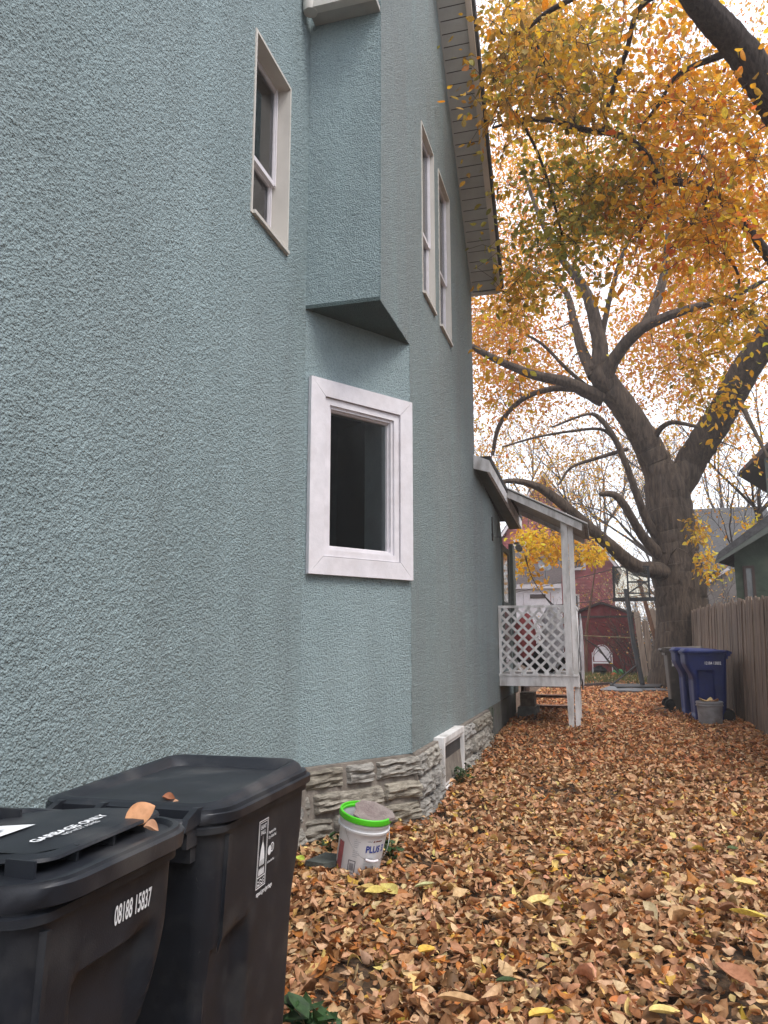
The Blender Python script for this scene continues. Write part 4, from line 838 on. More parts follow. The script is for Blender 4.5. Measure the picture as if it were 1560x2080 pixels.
# ------------------------------------------------------------------ weeds at the wall
def weed(loc, n, h, label, lw=.03, name='weed', mt='ivy', leaves=6):
    r = empty(name, loc, label, 'plant'); st = MB(); vs, fs = [], []; Pp, Dd, Nn, LL = [], [], [], []
    for i in range(n):
        a = random.uniform(0, 6.28); ln = random.uniform(.3, .9) * h; end = V((math.cos(a) * ln, math.sin(a) * ln, random.uniform(.4, 1) * h)); pts = [V(loc) + end * t + V((0, 0, .3 * h * math.sin(t * 3.1))) for t in np.linspace(0, 1, 6)]
        st.tube(pts, .0025, 4)
        for k in range(leaves):
            p = pts[min(5, 1 + k * 5 // leaves)]; Pp.append(p + V([random.uniform(-.02, .02) for _ in range(3)])); Dd.append([random.uniform(-1, 1), random.uniform(-1, 1), random.uniform(-.3, .7)]); Nn.append([random.uniform(-.6, .6), random.uniform(-.6, .6), 1]); LL.append(lw * random.uniform(.7, 1.5))
    st.build('stem', M['hay'], r); LL = np.array(LL); v, f, c = leaf_mass(np.array([tuple(p) for p in Pp]), np.array(Dd), np.array(Nn), LL, LL * .6, np.zeros((len(LL), 3)), 3, 2)
    npmesh('foliage', M[mt], v, f, r, None, True, kind='stuff'); return r
weed(tuple(gpt(930, 1600)), 12, .20, 'small green weed sprouting below the basement window', .035, leaves=12)
weed(tuple(gpt(795, 1752)), 7, .13, 'dark green weed tucked behind the right side of the white pail', .05)
weed(tuple(gpt(672, 1735)), 5, .12, 'dark weed between the foundation and the white pail', .05)
weed(tuple(gpt(635, 2125)), 7, .13, 'broad leaved green weed in the bottom edge beside the cart', .085)
weed(tuple(gpt(985, 1495)), 10, .30, 'mossy green weed climbing the foundation where stone meets concrete', .03, leaves=12)

# ------------------------------------------------------------------ board fence along the drive
fence = empty('board_fence', (1.97, 15, .2), 'weathered vertical board fence leaning along the right of the drive', 'fence')
y = 8.0; i = 0
while y < 19.4:
    w = random.uniform(.125, .15); g = gz(y); top = g + 1.83 + random.uniform(-.035, .03) - (0.02 if i % 5 else 0); tl = random.uniform(-.02, .02) + .045; xo = random.uniform(-.012, .012)
    lean = .05
    z0 = g - .03; a = y; b = y + w - .006
    pts = [(1.965 + xo, a, z0), (1.965 + xo, b, z0), (1.965 + xo + lean, b - tl * 1.2, top - .05 - random.uniform(0, .03)), (1.965 + xo + lean, b - tl * 1.2 - .03, top), (1.965 + xo + lean, a - tl * 1.2 + .03, top), (1.965 + xo + lean, a - tl * 1.2, top - .05)]
    MB().prism(pts, (.018, 0, 0)).build('board', M['fence'], fence); y += w; i += 1
for z in (.4, 1.0, 1.65): MB().prism([(2.04, 8, z + .0), (2.04, 19.3, z + .25), (2.04, 19.3, z + .34), (2.04, 8, z + .09)], (.04, 0, 0)).build('rail', M['fence'], fence)
f2 = empty('board_fence', (1.35, 21.5, .3), 'short run of pale tilted fence boards beyond the big trunk', 'fence')
xs_ = [(.98, 22.6, 1.85), (1.14, 22.3, 1.6), (1.30, 22.0, 1.9), (1.47, 21.7, 1.95), (1.64, 21.4, 2.0)]
for i, (x, yy, h) in enumerate(xs_):
    lean = -.16 + i * .03; MB().prism([(x + .04, yy, .25), (x + .19, yy, .25), (x + .19 + lean, yy + .05, .3 + h - .04), (x + .14 + lean, yy + .05, .3 + h), (x + .05 + lean, yy + .05, .3 + h - .01), (x + .03 + lean, yy + .05, .3 + h - .1)], (0, .02, 0)).build('board', M['fence_l'], f2)
tag(MB().bar((1.50, 20.6, .3), (.98, 21.5, 2.95), .10, .05, (0, 1, 0)).build('leaning_beam', M['lumber']), 'brown timber leaning on the pale fence boards behind the hoop pole', 'beam')

# ------------------------------------------------------------------ basketball hoop
hoop = empty('basketball_hoop', (.85, 18.8, .3), 'basketball hoop on a black steel pole with its clear board turned away', 'basketball hoop')
MB().tube([(.83, 18.7, .28), (.68, 18.9, 1.3), (.57, 19.05, 2.55)], .055, 14).build('pole', M['pole'], hoop)
bx0, bx1, bz0, bz1, by = .28, 1.12, 2.36, 3.1, 19.1
m = MB(); m.box(bx0, bx0 + .05, by, by + .05, bz0, bz1); m.box(bx1 - .05, bx1, by, by + .05, bz0, bz1); m.box(bx0 + .05, bx1 - .05, by, by + .05, bz1 - .03, bz1); m.box(bx0 - .02, bx1 + .1, by, by + .05, bz0 - .09, bz0); m.build('board_frame', M['pole'], hoop)
MB().box(bx0 + .05, bx1 - .05, by + .02, by + .03, bz0, bz1 - .03).build('backboard', glass_mat('polycarbonate', (.82, .80, .74), 1.3, .2), hoop)
m = MB(); m.box(.60, .64, by - .05, by, bz0, bz1); m.box(.64, 1.08, by - .04, by - .01, 2.70, 2.74); m.box(.64, 1.08, by - .04, by - .01, 2.44, 2.47); m.bar((.62, by - .2, 2.45), (1.0, by - .2, 2.7), .03, .03); m.build('strut', M['pole'], hoop)
MB().tube([(.62 + .23 * math.cos(a), by + .35 + .23 * math.sin(a), 2.48) for a in np.linspace(0, 2 * math.pi, 25)], .009, 6, cap=False).build('rim', M['orange_t'], hoop)
m = MB(); m.prism([(.25, 18.0, .30), (1.15, 18.3, .30), (1.25, 19.0, .32), (.1, 18.9, .32)], (0, 0, .06)); m.build('base', M['pole'], hoop)
MB().tube([(.0 + .12, 18.35, .36), (.70, 18.75, .80)], .02, 8).build('brace', M['pole'], hoop)
tag(MB().prism([(-.15, 17.8, .27), (.75, 17.6, .27), (.8, 18.0, .30), (.1, 18.3, .33)], (0, 0, .03)).build('sheet_metal', M['galv']), 'flat grey metal panel lying in the leaves by the hoop base', 'panel')
tag(MB().prism([(.72, 17.9, .29), (1.3, 17.9, .29), (1.35, 18.2, .31), (.8, 18.25, .31)], (0, 0, .02)).build('sheet_metal', M['galv']), 'second grey metal sheet right of the hoop pole', 'panel')
tag(MB().bar((-1.3, 18.4, .30), (.15, 19.4, .36), .09, .05).build('timber', M['brown_dark']), 'long dark timber lying across the leaves behind the porch', 'timber')

# ------------------------------------------------------------------ red shed and yard things
shed = empty('garden_shed', (.0, 27.2, .3), 'dark red garden shed with a low gable and vines over its front', 'shed'); SY = 25.9
sx0, sx1, ez, pkz = -1.05, 1.02, 2.12, 2.52
for i in range(14):
    a = sx0 + (sx1 - sx0) * i / 14; MB().box(a, a + (sx1 - sx0) / 14 - .008, SY, SY + .02, .25, ez).build('panel_board', M['red_d'], shed)
m = MB(); m.box(sx0, sx1, SY + .021, SY + 2.2, .2, ez); m.prism([(sx0, SY + .0, ez + .001), (sx1, SY + .0, ez + .001), ((sx0 + sx1) / 2, SY + .0, pkz)], (0, 2.2, 0)); m.build('wall', M['red_d'], shed)
m = MB(); xm = (sx0 + sx1) / 2
m.prism([(sx0 - .12, SY - .12, ez - .01), (xm, SY - .12, pkz + .02), (xm, SY - .12, pkz + .08), (sx0 - .12, SY - .12, ez + .05)], (0, 2.4, 0)); m.prism([(xm, SY - .12, pkz + .02), (sx1 + .12, SY - .12, ez - .01), (sx1 + .12, SY - .12, ez + .05), (xm, SY - .12, pkz + .08)], (0, 2.4, 0)); m.build('roof', M['brown_dark'], shed)
MB().box(sx0 - .05, sx1 + .05, SY - .03, SY - .002, ez - .04, ez + .02).build('trim', M['brown_dark'], shed)
# chair
ch = empty('lawn_chair', (-.05, 25.0, .3), 'white folding lawn chair with a rounded back in front of the shed', 'chair')
def arc(cx, cz, r, rz2, y, n=14): return [V((cx - r * math.cos(math.pi * t), y, cz + rz2 * math.sin(math.pi * t))) for t in np.linspace(0, 1, n)]
MB().prism([V((-.29, 25.2, .72))] + arc(-.05, .86, .24, .32, 25.2) + [V((.19, 25.2, .72))], (0, .02, 0)).build('backrest', M['white'], ch)
MB().box(-.33, .22, 24.75, 25.19, .66, .70).build('seat', M['white'], ch)
for x in (-.34, .24):
    MB().tube([(x, 24.75, .27), (x, 24.78, .98)], .014, 6).build('leg', M['white'], ch); MB().tube([(x, 25.2, .27), (x, 25.15, .9)], .014, 6).build('leg', M['white'], ch); MB().tube([(x, 24.76, .98), (x, 25.2, .98)], .014, 6).build('armrest', M['white'], ch)
MB().tube(arc(-.05, .86, .27, .36, 25.22), .012, 6).build('back_frame', M['white'], ch)
lumpy('watering_can', M['kelly'], (.42, 24.7, .40), (.20, .12, .10), j=.1, label='green plastic item lying on the grass by the lawn chair', cat='plastic item')
lumpy('orange_toy', M['orange_t'], (.26, 24.2, .36), (.08, .06, .06), j=.15, label='small orange object in the leaves before the lawn chair', cat='toy')
lumpy('dark_sack', M['rubber'], (-.15, 24.9, .45), (.22, .15, .14), j=.2, label='dark sack bundled beneath the lawn chair seat', cat='sack')
# dead branch across the chair
m = MB(); m.tube([(.40, 24.2, .42), (.1, 24.25, .78), (-.15, 24.3, 1.15), (-.55, 24.4, 1.42), (-1.2, 24.5, 1.62)], [.035, .03, .025, .015, .006], 6)
for a, b in (((.1, 24.25, .78), (.3, 24.1, 1.1)), ((-.1, 24.3, 1.1), (-.3, 24.3, .9)), ((-.5, 24.4, 1.4), (-.8, 24.5, 1.9)), ((.2, 24.2, .6), (-.1, 24.2, .62))): m.tube([a, tuple((np.array(a) + b) / 2 + [.02, 0, .03]), b], [.012, .008, .004], 5)
tag(m.build('dead_branch', M['bark_dark']), 'bare dark fallen branch propped in front of the lawn chair', 'branch')

# ------------------------------------------------------------------ far houses
rh = empty('red_house', (-2.5, 42, .4), 'red clapboard house with a steep gable behind the shed', 'house'); RY = 38.0
X0, X1, EZ = -5.6, .62, 4.9; PK = (X0 + X1) / 2
m = MB(); m.prism([(X0, RY, .3), (X1, RY, .3), (X1, RY, EZ), (PK, RY, 9.3), (X0, RY, EZ)], (0, 9, 0)); m.build('wall', M['red'], rh)
nb = 0
for z in np.arange(.5, 9.0, .155):
    if z > EZ: hwid = (9.3 - z) / (9.3 - EZ) * (X1 - PK); a, b = PK - hwid, PK + hwid
    else: a, b = X0, X1
    a = max(a, -4.8)
    if b - a < .2 or b < a: continue
    MB().prism([(a, RY - .002, z), (a, RY - .028, z), (a, RY - .004, z + .15)], (b - a, 0, 0)).build('clapboard', M['red'], rh); nb += 1
m = MB()
for s, xa in ((1, X1), (-1, X0)): m.prism([(PK, RY - .35, 9.38), (xa + s * .35, RY - .35, EZ - .45), (xa + s * .35, RY - .35, EZ - .25), (PK, RY - .35, 9.60)], (0, 9.7, 0))
m.build('roof', M['shingle_g'], rh)
m = MB()
for s, xa in ((1, X1), (-1, X0)): m.prism([(PK, RY - .40, 9.30), (xa + s * .36, RY - .40, EZ - .55), (xa + s * .36, RY - .40, EZ - .36), (PK, RY - .40, 9.5)], (0, .05, 0))
m.build('barge_board', M['white'], rh)
def far_window(parent, x0, x1, z0, z1, y, w=.1, mt='white', mid=True, label=None):
    m = MB(); m.box(x0, x0 + w, y - .06, y, z0, z1); m.box(x1 - w, x1, y - .06, y, z0, z1); m.box(x0 + w, x1 - w, y - .06, y, z1 - w, z1); m.box(x0 + w, x1 - w, y - .08, y, z0, z0 + w)
    if mid: m.box(x0 + w, x1 - w, y - .055, y, (z0 + z1) / 2 - .03, (z0 + z1) / 2 + .03)
    wn = m.build('window', M[mt], parent, label=label); wn['base'] = (0, 0, 0)
    MB().box(x0 + w, x1 - w, y - .034, y - .030, z0 + w, z1 - w).build('pane', FARP, wn); return wn
FARP = mat('distant pane', (.16, .17, .18), .12, .35, 1.2, spec=.8)
def fx(u, v, Y): p = at(u, v, Y); return p.x, p.z
for (u0, v0, u1, v1) in ((1043, 1095, 1072, 1160), (1158, 1100, 1190, 1158)):
    a, t_ = fx(u0, v0, RY); b, b0 = fx(u1, v1, RY); far_window(rh, a, b, b0, t_, RY - .03, .13)
a, t_ = fx(1166, 1207, RY); b, b0 = fx(1178, 1240, RY); far_window(rh, a, b, b0, t_, RY - .03, .08, mid=False)
# lean-to with brown roof and white door
LY = 34.0; xa, z1_ = fx(1035, 1157, LY); xb, z0_ = fx(1140, 1190, LY)
xa -= 2.5
m = MB(); m.prism([(xa, LY, z0_), (xb, LY, z0_), (xb, RY - .05, z1_ + 1.3), (xa, RY - .05, z1_ + 1.3)], (0, 0, .08)); m.build('roof', M['shingle_b'], rh)
m = MB(); m.box(xa, xb, LY - .04, LY - .001, z0_ - .1, z0_ + .09); m.build('fascia_board', M['white'], rh)
m = MB(); m.box(xa, fx(1062, 1200, LY)[0], LY + .2, LY + .3, .3, z0_ - .02); m.box(fx(1118, 1200, LY)[0], xb, LY + .2, LY + .3, .3, z0_ - .02); m.box(fx(1062, 1200, LY)[0], fx(1118, 1200, LY)[0], LY + .2, LY + .3, fx(1090, 1203, LY)[1], z0_ - .02); m.build('wall', M['white'], rh)
da, dz1 = fx(1063, 1204, LY); db, _ = fx(1117, 1204, LY)
dm = MB(); dm.box(da, db, LY + .15, LY + .19, .3, dz1); dr_ = dm.build('door', M['white'], rh); dr_['base'] = (0, 0, 0)
wa, wz1 = fx(1076, 1207, LY); wb, wz0 = fx(1108, 1215, LY); MB().box(wa, wb, LY + .12, LY + .149, wz0, wz1).build('pane', M['brown_dark'], dr_)
for (u, v, rot) in ((1047, 1168, -.5), (1107, 1150, .2)):
    p = at(u, v, 33.6); dsh = empty('satellite_dish', tuple(p), 'grey satellite dish tilted left on the far lean-to roof' if u < 1060 else 'grey satellite dish on the far roof left of the porch post', 'satellite dish')
    Mx = Matrix.Translation(p) @ Matrix.Rotation(rot, 4, 'Z') @ Matrix.Rotation(math.radians(65), 4, 'X'); MB().lathe([(0, .0), (.12, .015), (.22, .05), (.30, .10), (.295, .11), (.2, .06), (0, .02)], 20, M=Mx).build('dish', M['galv'], dsh)
    MB().tube([p, p - V((0, 0, .55))], .03, 6).build('mast', M['galv'], dsh)
# grey house on the right
gh_ = empty('grey_house', (6, 36, .4), 'grey shingled house glimpsed between trunk and green garage', 'house'); GY = 33.0
def fpt(u, v, Y): return at(u, v, Y)
gx0, gx1 = fx(1385, 1100, GY)[0], fx(1600, 1100, GY)[0]; zt = fx(1450, 1068, GY)[1]; zb = fx(1450, 1165, GY)[1]
nrow = 16
for i in range(nrow):
    t0 = i / nrow; z0 = zb + (zt - zb + 1.2) * t0; yy = GY + 3.5 * t0; dz = (zt - zb + 1.2) / nrow; dy = 3.5 / nrow
    MB().prism([(gx0, yy, z0), (gx1, yy, z0), (gx1, yy + dy, z0 + dz), (gx0, yy + dy, z0 + dz)], (0, -.05, .06)).build('shingle_course', M['shingle_g'], gh_)
m = MB(); m.box(gx0, gx1, GY + .3, GY + 7, .3, zb); m.prism([(gx0, GY + .3, zb), (gx0, GY + 7, zb), (gx0, GY + 3.6, zt + 1.2)], (gx1 - gx0, 0, 0)); m.build('wall', M['grey_sid'], gh_)
for i in range(18):
    z = zb - .12 - i * .125; MB().prism([(gx0, GY + .298, z), (gx0, GY + .255, z), (gx0, GY + .29, z + .12)], (gx1 - gx0, 0, 0)).build('clapboard', M['grey_sid'], gh_)
MB().box(gx0, gx1, GY - .05, GY + .29, zb - .07, zb - .012).build('eave', M['brown_dark'], gh_)
pa, pb = fpt(1425, 1190, GY - 1), fpt(1480, 1155, GY - 1); m = MB(); m.bar(pa, pb, .1, .14, (0, 1, 0)); m.build('rake_board', M['white'], gh_)
m = MB(); qa, qb, qc = fpt(1425, 1195, GY - .95), fpt(1500, 1148, GY - .95), fpt(1500, 1260, GY - .95); qd = V((qa.x, qa.y, .3)); m.prism([qa, qb, V((qb.x, qb.y, .3)), qd], (0, 1.2, 0)); m.build('porch_wall', M['grey_sid'], gh_)
# green garage beyond the fence
gar = empty('green_garage', (4.2, 18, .2), 'green shingled garage with mossy eaves behind the right fence', 'garage'); GAY = 15.2
x0 = fx(1493, 1150, GAY)[0]
m = MB(); m.prism([(x0, GAY, .1), (7, GAY, .1), (7, GAY, 6.0), (4.6, GAY, 5.2), (x0, GAY, 2.95)], (2.6, 6, 0)); m.build('wall', M['green_wall'], gar)
for r_ in range(10):
    z = .9 + r_ * .27; x = x0
    while x < 4.4:
        w = .55 + random.uniform(-.03, .03)
        lim = 2.95 + (x - x0) * 1.0
        if z + .25 < lim: MB().box(x if x > x0 else x0 - .01, x + w - .008, GAY - .02, GAY - .001, z, z + .262, jit=.002).build('wall_shingle', M['green_wall'], gar)
        x += w
def rakep(u, v, Y=GAY - .35): return at(u, v, Y)
e0, e1 = rakep(1452, 1141), rakep(1600, 1040); m = MB(); d = (e1 - e0); m.prism([e0, e0 + d * 1.6, e0 + d * 1.6 + V((0, 0, .26)), e0 + d * .06 + V((0, 0, .12))], (2.6, 6.6, 0)); m.build('roof', M['shingle_g'], gar)
m = MB(); m.prism([e0 + V((0, -.03, -.05)), e0 + d * 1.6 + V((0, -.03, -.22)), e0 + d * 1.6 + V((0, -.03, -.01)), e0 + V((0, -.03, -.005))], (0, .03, 0)); m.build('barge_board', M['grey_green'], gar)
wx0, wz1 = fx(1511, 1150, GAY); wx1, wz0 = fx(1531, 1205, GAY); far_window(gar, wx0 - .03, wx1 + .03, wz0 - .3, wz1, GAY - .021, .045, 'brown_dark', False); 
MB().box(wx0 + .04, wx1 - .02, GAY - .05, GAY - .03, wz0 - .2, wz1 - .08).build('curtain', M['curtain'], gar)
gh2 = empty('dark_gabled_house', (6, 24, .2), 'tall house whose dark eave juts in at the right edge above the garage', 'house')
g0, g1 = at(1498, 966, 20), at(1600, 875, 20); d = g1 - g0; m = MB(); m.prism([g0, g0 + d * 2.2, g0 + d * 2.2 + V((0, 0, .35)), g0 + d * .05 + V((0, 0, .08))], (3, 7, 0)); m.build('roof', M['brown_dark'], gh2)
xw = at(1553, 940, 20.4).x; m = MB(); m.prism([(xw, 20.4, .2), (xw + 5, 20.4, .2), (xw + 5, 20.4, 9), (xw, 20.4, g0.z + (xw - g0.x) * d.z / d.x)], (3, 6, 0)); m.build('wall', M['grey_green'], gh2)

nbh = empty('unseen_reflected_house', (9, 1, -.1), 'plain unseen house added across the drive for windows and carts to reflect', 'house')  # out of view, added so the windows and carts have a building to reflect
m = MB(); m.box(6.4, 14, -7, 8.6, -.3, 6.6); m.prism([(6.4, -7, 6.601), (14, -7, 6.601), (10.2, -7, 10)], (0, 15.6, 0)); m.build('wall', M['grey_sid'], nbh)
for (a, b) in ((-4, -3), (0, 1.1), (4.5, 5.6)):
    for z in (1.4, 4.2): MB().box(6.36, 6.399, a, b, z, z + 1.5).build('window', FARP, nbh)
# ------------------------------------------------------------------ clotheslines and wires
for a, b, sag, lb in (((-6, 33, 3.0), (.55, 19.1, 3.1), .1, 'upper dark wire running behind the porch post to the hoop'), ((-6, 30, 2.6), (1.3, 21, 2.55), .15, 'lower dark wire crossing the red house'), ((-2.5, 24.4, 1.62), (1.2, 22.6, 1.42), .02, 'pale cord stretched across the front of the red shed')):
    pts = [V(a).lerp(V(b), t) - V((0, 0, sag * 4 * t * (1 - t))) for t in np.linspace(0, 1, 13)]
    tag(MB().tube(pts, .011 if 'pale' not in lb else .012, 5).build('wire' if 'dark' in lb else 'clothesline', M['brown_dark'] if 'dark' in lb else M['hay']), lb, 'wire')

# ------------------------------------------------------------------ trees
def smooth_path(cp_, n=6, jit=0.0):
    pts = [np.array(c, float) for c in cp_]; out = []
    P_ = [2 * pts[0] - pts[1]] + pts + [2 * pts[-1] - pts[-2]]
    for i in range(1, len(P_) - 2):
        for k in range(n):
            t = k / n; a, b, c, d = P_[i - 1], P_[i], P_[i + 1], P_[i + 2]
            q = .5 * (2 * b + (c - a) * t + (2 * a - 5 * b + 4 * c - d) * t * t + (3 * b - a - 3 * c + d) * t ** 3)
            q[:3] += np.random.default_rng(int(abs(q[0] * 977 + q[2] * 331)) % 10000).normal(0, jit, 3) * q[3]; out.append(q)
    out.append(pts[-1]); return out
class Tree:
    def __init__(s, name, loc, label, mt, group=None):
        s.root = empty(name, loc, label, 'tree', group); s.mt = mt; s.nodes = []; s.rad = []; s.twigs = MB(); s.leaves = []
    def limb(s, pix, name='limb', Y=None, n=6, sides=14, jit=.03, store=True):
        """pix rows: (u, v, width_px, Y)"""
        cps = []
        for r in pix:
            Yr = r[3] if len(r) > 3 else Y; p = at(r[0], r[1], Yr); cps.append((p.x, p.y, p.z, max(.004, r[2] / 2 / F * Yr * .94)))
        q = smooth_path(cps, n, jit); pts = [V(a[:3]) for a in q]; rad = [max(.004, a[3]) for a in q]
        if rad[0] > .12:
            rg = np.random.default_rng(3); rings = []
            for i, p in enumerate(pts):
                d = (pts[min(i + 1, len(pts) - 1)] - pts[max(0, i - 1)]).normalized(); x = V((0, 1, 0)).cross(d).normalized(); y = d.cross(x); ns_ = 30
                ring = []
                for k in range(ns_):
                    a = 2 * math.pi * k / ns_; nn_ = float(vn(np.array(k * .9 + 50 + pts[0].x * 7), np.array(i * .09 + 20), 2)) - .5; n3 = float(vn(np.array(k * .35 + 10), np.array(i * .12 + pts[0].z * 3 + 30), 5)) - .5
                    ring.append(p + (x * math.cos(a) + y * math.sin(a)) * rad[i] * (1 + .13 * nn_ + .10 * n3))
                rings.append(ring)
            o = MB().loft(rings, True, True).build(name, s.mt, s.root)
        else: o = MB().tube(pts, rad, 8 if rad[0] > .03 else 6).build(name, s.mt, s.root)
        if store:
            for p, r in zip(pts, rad): s.nodes.append(tuple(p)); s.rad.append(r)
        return o
    def grow(s, targets, r0=.012, droop=.15):
        T = np.array(targets, float); Nn = np.array(s.nodes); Rr = np.array(s.rad)
        d = np.array([np.min(np.linalg.norm(Nn - t, axis=1)) for t in T]); order = np.argsort(d)
        nodes = list(map(tuple, Nn)); NA = np.zeros((len(nodes) + len(T) * 4, 3)); NA[:len(nodes)] = nodes; cnt = len(nodes); RA = np.zeros(len(NA)); RA[:cnt] = Rr
        for i in order:
            t = T[i]; dist = np.linalg.norm(NA[:cnt] - t, axis=1); j = int(np.argmin(dist + (RA[:cnt] < .006) * .15)); a = NA[j]; L_ = dist[j]
            if L_ < .02: continue
            k = 5; off = RNG.normal(0, .10 * L_, 3); off[2] += droop * L_; pts = []
            for q in range(k):
                u = q / (k - 1); pts.append(V(a * (1 - u) + t * u + off * math.sin(math.pi * u) + RNG.normal(0, .02 * L_, 3) * (0 < u < 1)))
            ra = min(RA[j] * .7, r0 * (.5 + L_ * .8)); ra = max(ra, .0035); rads = [ra * (1 - .65 * q / (k - 1)) for q in range(k)]
            s.twigs.tube(pts, rads, 4, cap=False)
            for q in range(1, k): NA[cnt] = pts[q]; RA[cnt] = rads[q]; cnt += 1
        return T
    def foliage(s, centers, per, spread, size, pal, wts, ns=2, ntr=1, down=.3, jit=.18, cvar=.2):
        centers = np.asarray(centers); n = len(centers) * per; ci = np.repeat(np.arange(len(centers)), per)
        off = RNG.normal(0, spread, (n, 3)) * np.array([1, 1, .75]); P = centers[ci] + off
        d = off / np.maximum(.01, np.linalg.norm(off, axis=1, keepdims=True)) + RNG.normal(0, .7, (n, 3)); d[:, 2] -= down
        nr_ = RNG.normal(0, .75, (n, 3)); nr_[:, 2] += .8; L_ = RNG.normal(size, size * .2, n).clip(size * .4); C = pick(pal, wts, n, jit) * (1 + RNG.normal(0, cvar, len(centers)))[ci][:, None]
        tips = P[RNG.random(n) < .22]; cc = centers[ci][RNG.random(n) < .22][:len(tips)]
        s.leaves.append((P, d, nr_, L_, L_ * RNG.uniform(.48, .62, n), np.clip(C, .01, .9), ns, ntr)); 
        # fine twiglets from centre to some leaves
        sel = np.where(RNG.random(n) < (.16 if ns > 2 else .05))[0]
        for i in sel: s.twigs.tube([V(centers[ci[i]]), V((centers[ci[i]] + P[i]) / 2 + RNG.normal(0, spread * .1, 3)), V(P[i])], [.0035, .0028, .002], 3, cap=False)
    def finish(s, singles=0):
        s.twigs.build('twigs', s.mt, s.root, kind='stuff')
        if not s.leaves: return
        if singles:
            P, d, nr_, L_, Wd, C, ns, ntr = s.leaves[0]; u, v, fw = proj(P); px = L_ / fw; px[(u < 955) | (u > 1560) | (v < 0)] = 0
            big = np.argsort(-px)[:singles]; keep = np.ones(len(P), bool); keep[big] = False
            shapes = []
            for k in range(6):
                loc, f = leafgrid(1, np.array([1.0]), np.array([.55]), np.array([RNG.uniform(-.1, .45)]), np.array([RNG.uniform(-.15, .15)]), 6, 2, None, np.array([RNG.normal(0, .5)])); me = bpy.data.meshes.new('leaf'); me.from_pydata([tuple(q) for q in loc[0]], [], [tuple(q) for q in f]); me.polygons.foreach_set('use_smooth', [True] * len(f)); me.materials.append(M['leaf1']); me.update(); shapes.append(me)
            b = np.array(s.root['base'])
            for n_i, i in enumerate(big):
                dd = V(d[i]).normalized(); yy = V(nr_[i]).cross(dd).normalized(); nn = dd.cross(yy); o = bpy.data.objects.new('leaf', shapes[n_i % 6]); COL.objects.link(o); o.parent = s.root
                Mx = Matrix((dd, yy, nn)).transposed().to_4x4(); Mx = Matrix.Translation(V(P[i] - b)) @ Mx @ Matrix.Scale(L_[i], 4); o.matrix_local = Mx; o.color = (*C[i], 1)
            s.leaves[0] = (P[keep], d[keep], nr_[keep], L_[keep], Wd[keep], C[keep], ns, ntr)
        v, f, c = merge([leaf_mass(P, d, nr_, L_, Wd, C, ns, ntr, None, None, RNG.normal(0, .6, len(P))) for (P, d, nr_, L_, Wd, C, ns, ntr) in s.leaves])
        npmesh('crown', M['leaves'], v, f, s.root, c, True, kind='stuff')
def scatter(blobs, Yr, avoid=()):
    out = []
    for (u, v, su, sv, n) in blobs:
        for _ in range(n):
            for _t in range(20):
                uu = random.gauss(u, su); vv = random.gauss(v, sv)
                if any(((uu - a) / ra) ** 2 + ((vv - b) / rb) ** 2 < 1 for a, b, ra, rb in avoid): continue
                break
            p = at(uu, vv, random.uniform(*Yr)); 
            if p.z < .8: continue
            if p.x < -1.0 and p.y < 14: continue
            out.append(tuple(p))
    return out
OR, OC, OL, YE, PI_, RD = (.92, .34, .014), (.72, .40, .03), (.34, .29, .045), (.88, .50, .04), (.86, .36, .05), (.68, .17, .035)

# main elm
elm = Tree('elm_tree', (1.8, 20, .25), 'massive old elm with a forked trunk standing at the end of the fence', M['bark'])
T0 = 20.0
elm.limb([(1392, 1420, 150, T0), (1390, 1345, 118, T0), (1386, 1290, 104, T0), (1383, 1220, 100, T0), (1374, 1150, 96, T0), (1366, 1090, 90, T0), (1360, 1030, 88, T0), (1354, 985, 86, T0), (1350, 950, 70, T0)], 'trunk', n=8)
elm.limb([(1358, 1010, 72, T0), (1340, 960, 64, T0), (1318, 910, 58, T0 - .1), (1288, 860, 54, T0 - .3), (1258, 815, 52, T0 - .5), (1225, 770, 50, T0 - .7), (1212, 740, 44, T0 - .8)])
elm.limb([(1350, 1020, 60, T0), (1385, 975, 58, T0), (1405, 935, 60, T0), (1436, 885, 60, T0 - .3), (1472, 825, 58, T0 - .8), (1512, 755, 58, T0 - 1.4), (1560, 680, 56, T0 - 2), (1640, 560, 50, T0 - 3)])
elm.limb([(1372, 1165, 40, T0 - .2), (1330, 1158, 34, T0 - .5), (1290, 1150, 30, T0 - .8), (1240, 1110, 27, T0 - 1.2), (1185, 1062, 25, T0 - 1.6), (1125, 1010, 21, T0 - 2), (1080, 984, 16, T0 - 2.3), (1035, 977, 11, T0 - 2.5), (1000, 985, 5, T0 - 2.6)])
elm.limb([(1345, 1130, 26, T0 - .3), (1310, 1095, 20, T0 - .5), (1285, 1055, 17, T0 - .8), (1265, 1022, 16, T0 - 1), (1245, 1004, 14, T0 - 1.1), (1218, 1004, 10, T0 - 1.2)])
elm.limb([(1345, 1100, 24, T0 - .2), (1315, 1060, 18, T0 - .4), (1292, 1000, 15, T0 - .6), (1272, 945, 13, T0 - .8), (1248, 890, 12, T0 - 1), (1218, 850, 10, T0 - 1.1), (1190, 842, 6, T0 - 1.2), (1120, 868, 4, T0 - 1.3)])
elm.limb([(1252, 895, 10, T0 - .9), (1220, 872, 7, T0 - 1), (1160, 876, 6, T0 - 1.2), (1090, 888, 5, T0 - 1.4), (1020, 908, 4, T0 - 1.6)])
elm.limb([(1275, 912, 9, T0 - .7), (1215, 930, 8, T0 - 1), (1160, 950, 6, T0 - 1.2), (1135, 985, 4, T0 - 1.3)])
elm.limb([(1215, 770, 40, T0 - .7), (1218, 705, 34, T0 - .8), (1203, 630, 27, T0 - 1), (1180, 575, 22, T0 - 1.2), (1140, 525, 15, T0 - 1.5), (1100, 450, 11, T0 - 1.8), (1060, 340, 6, T0 - 2.1)])
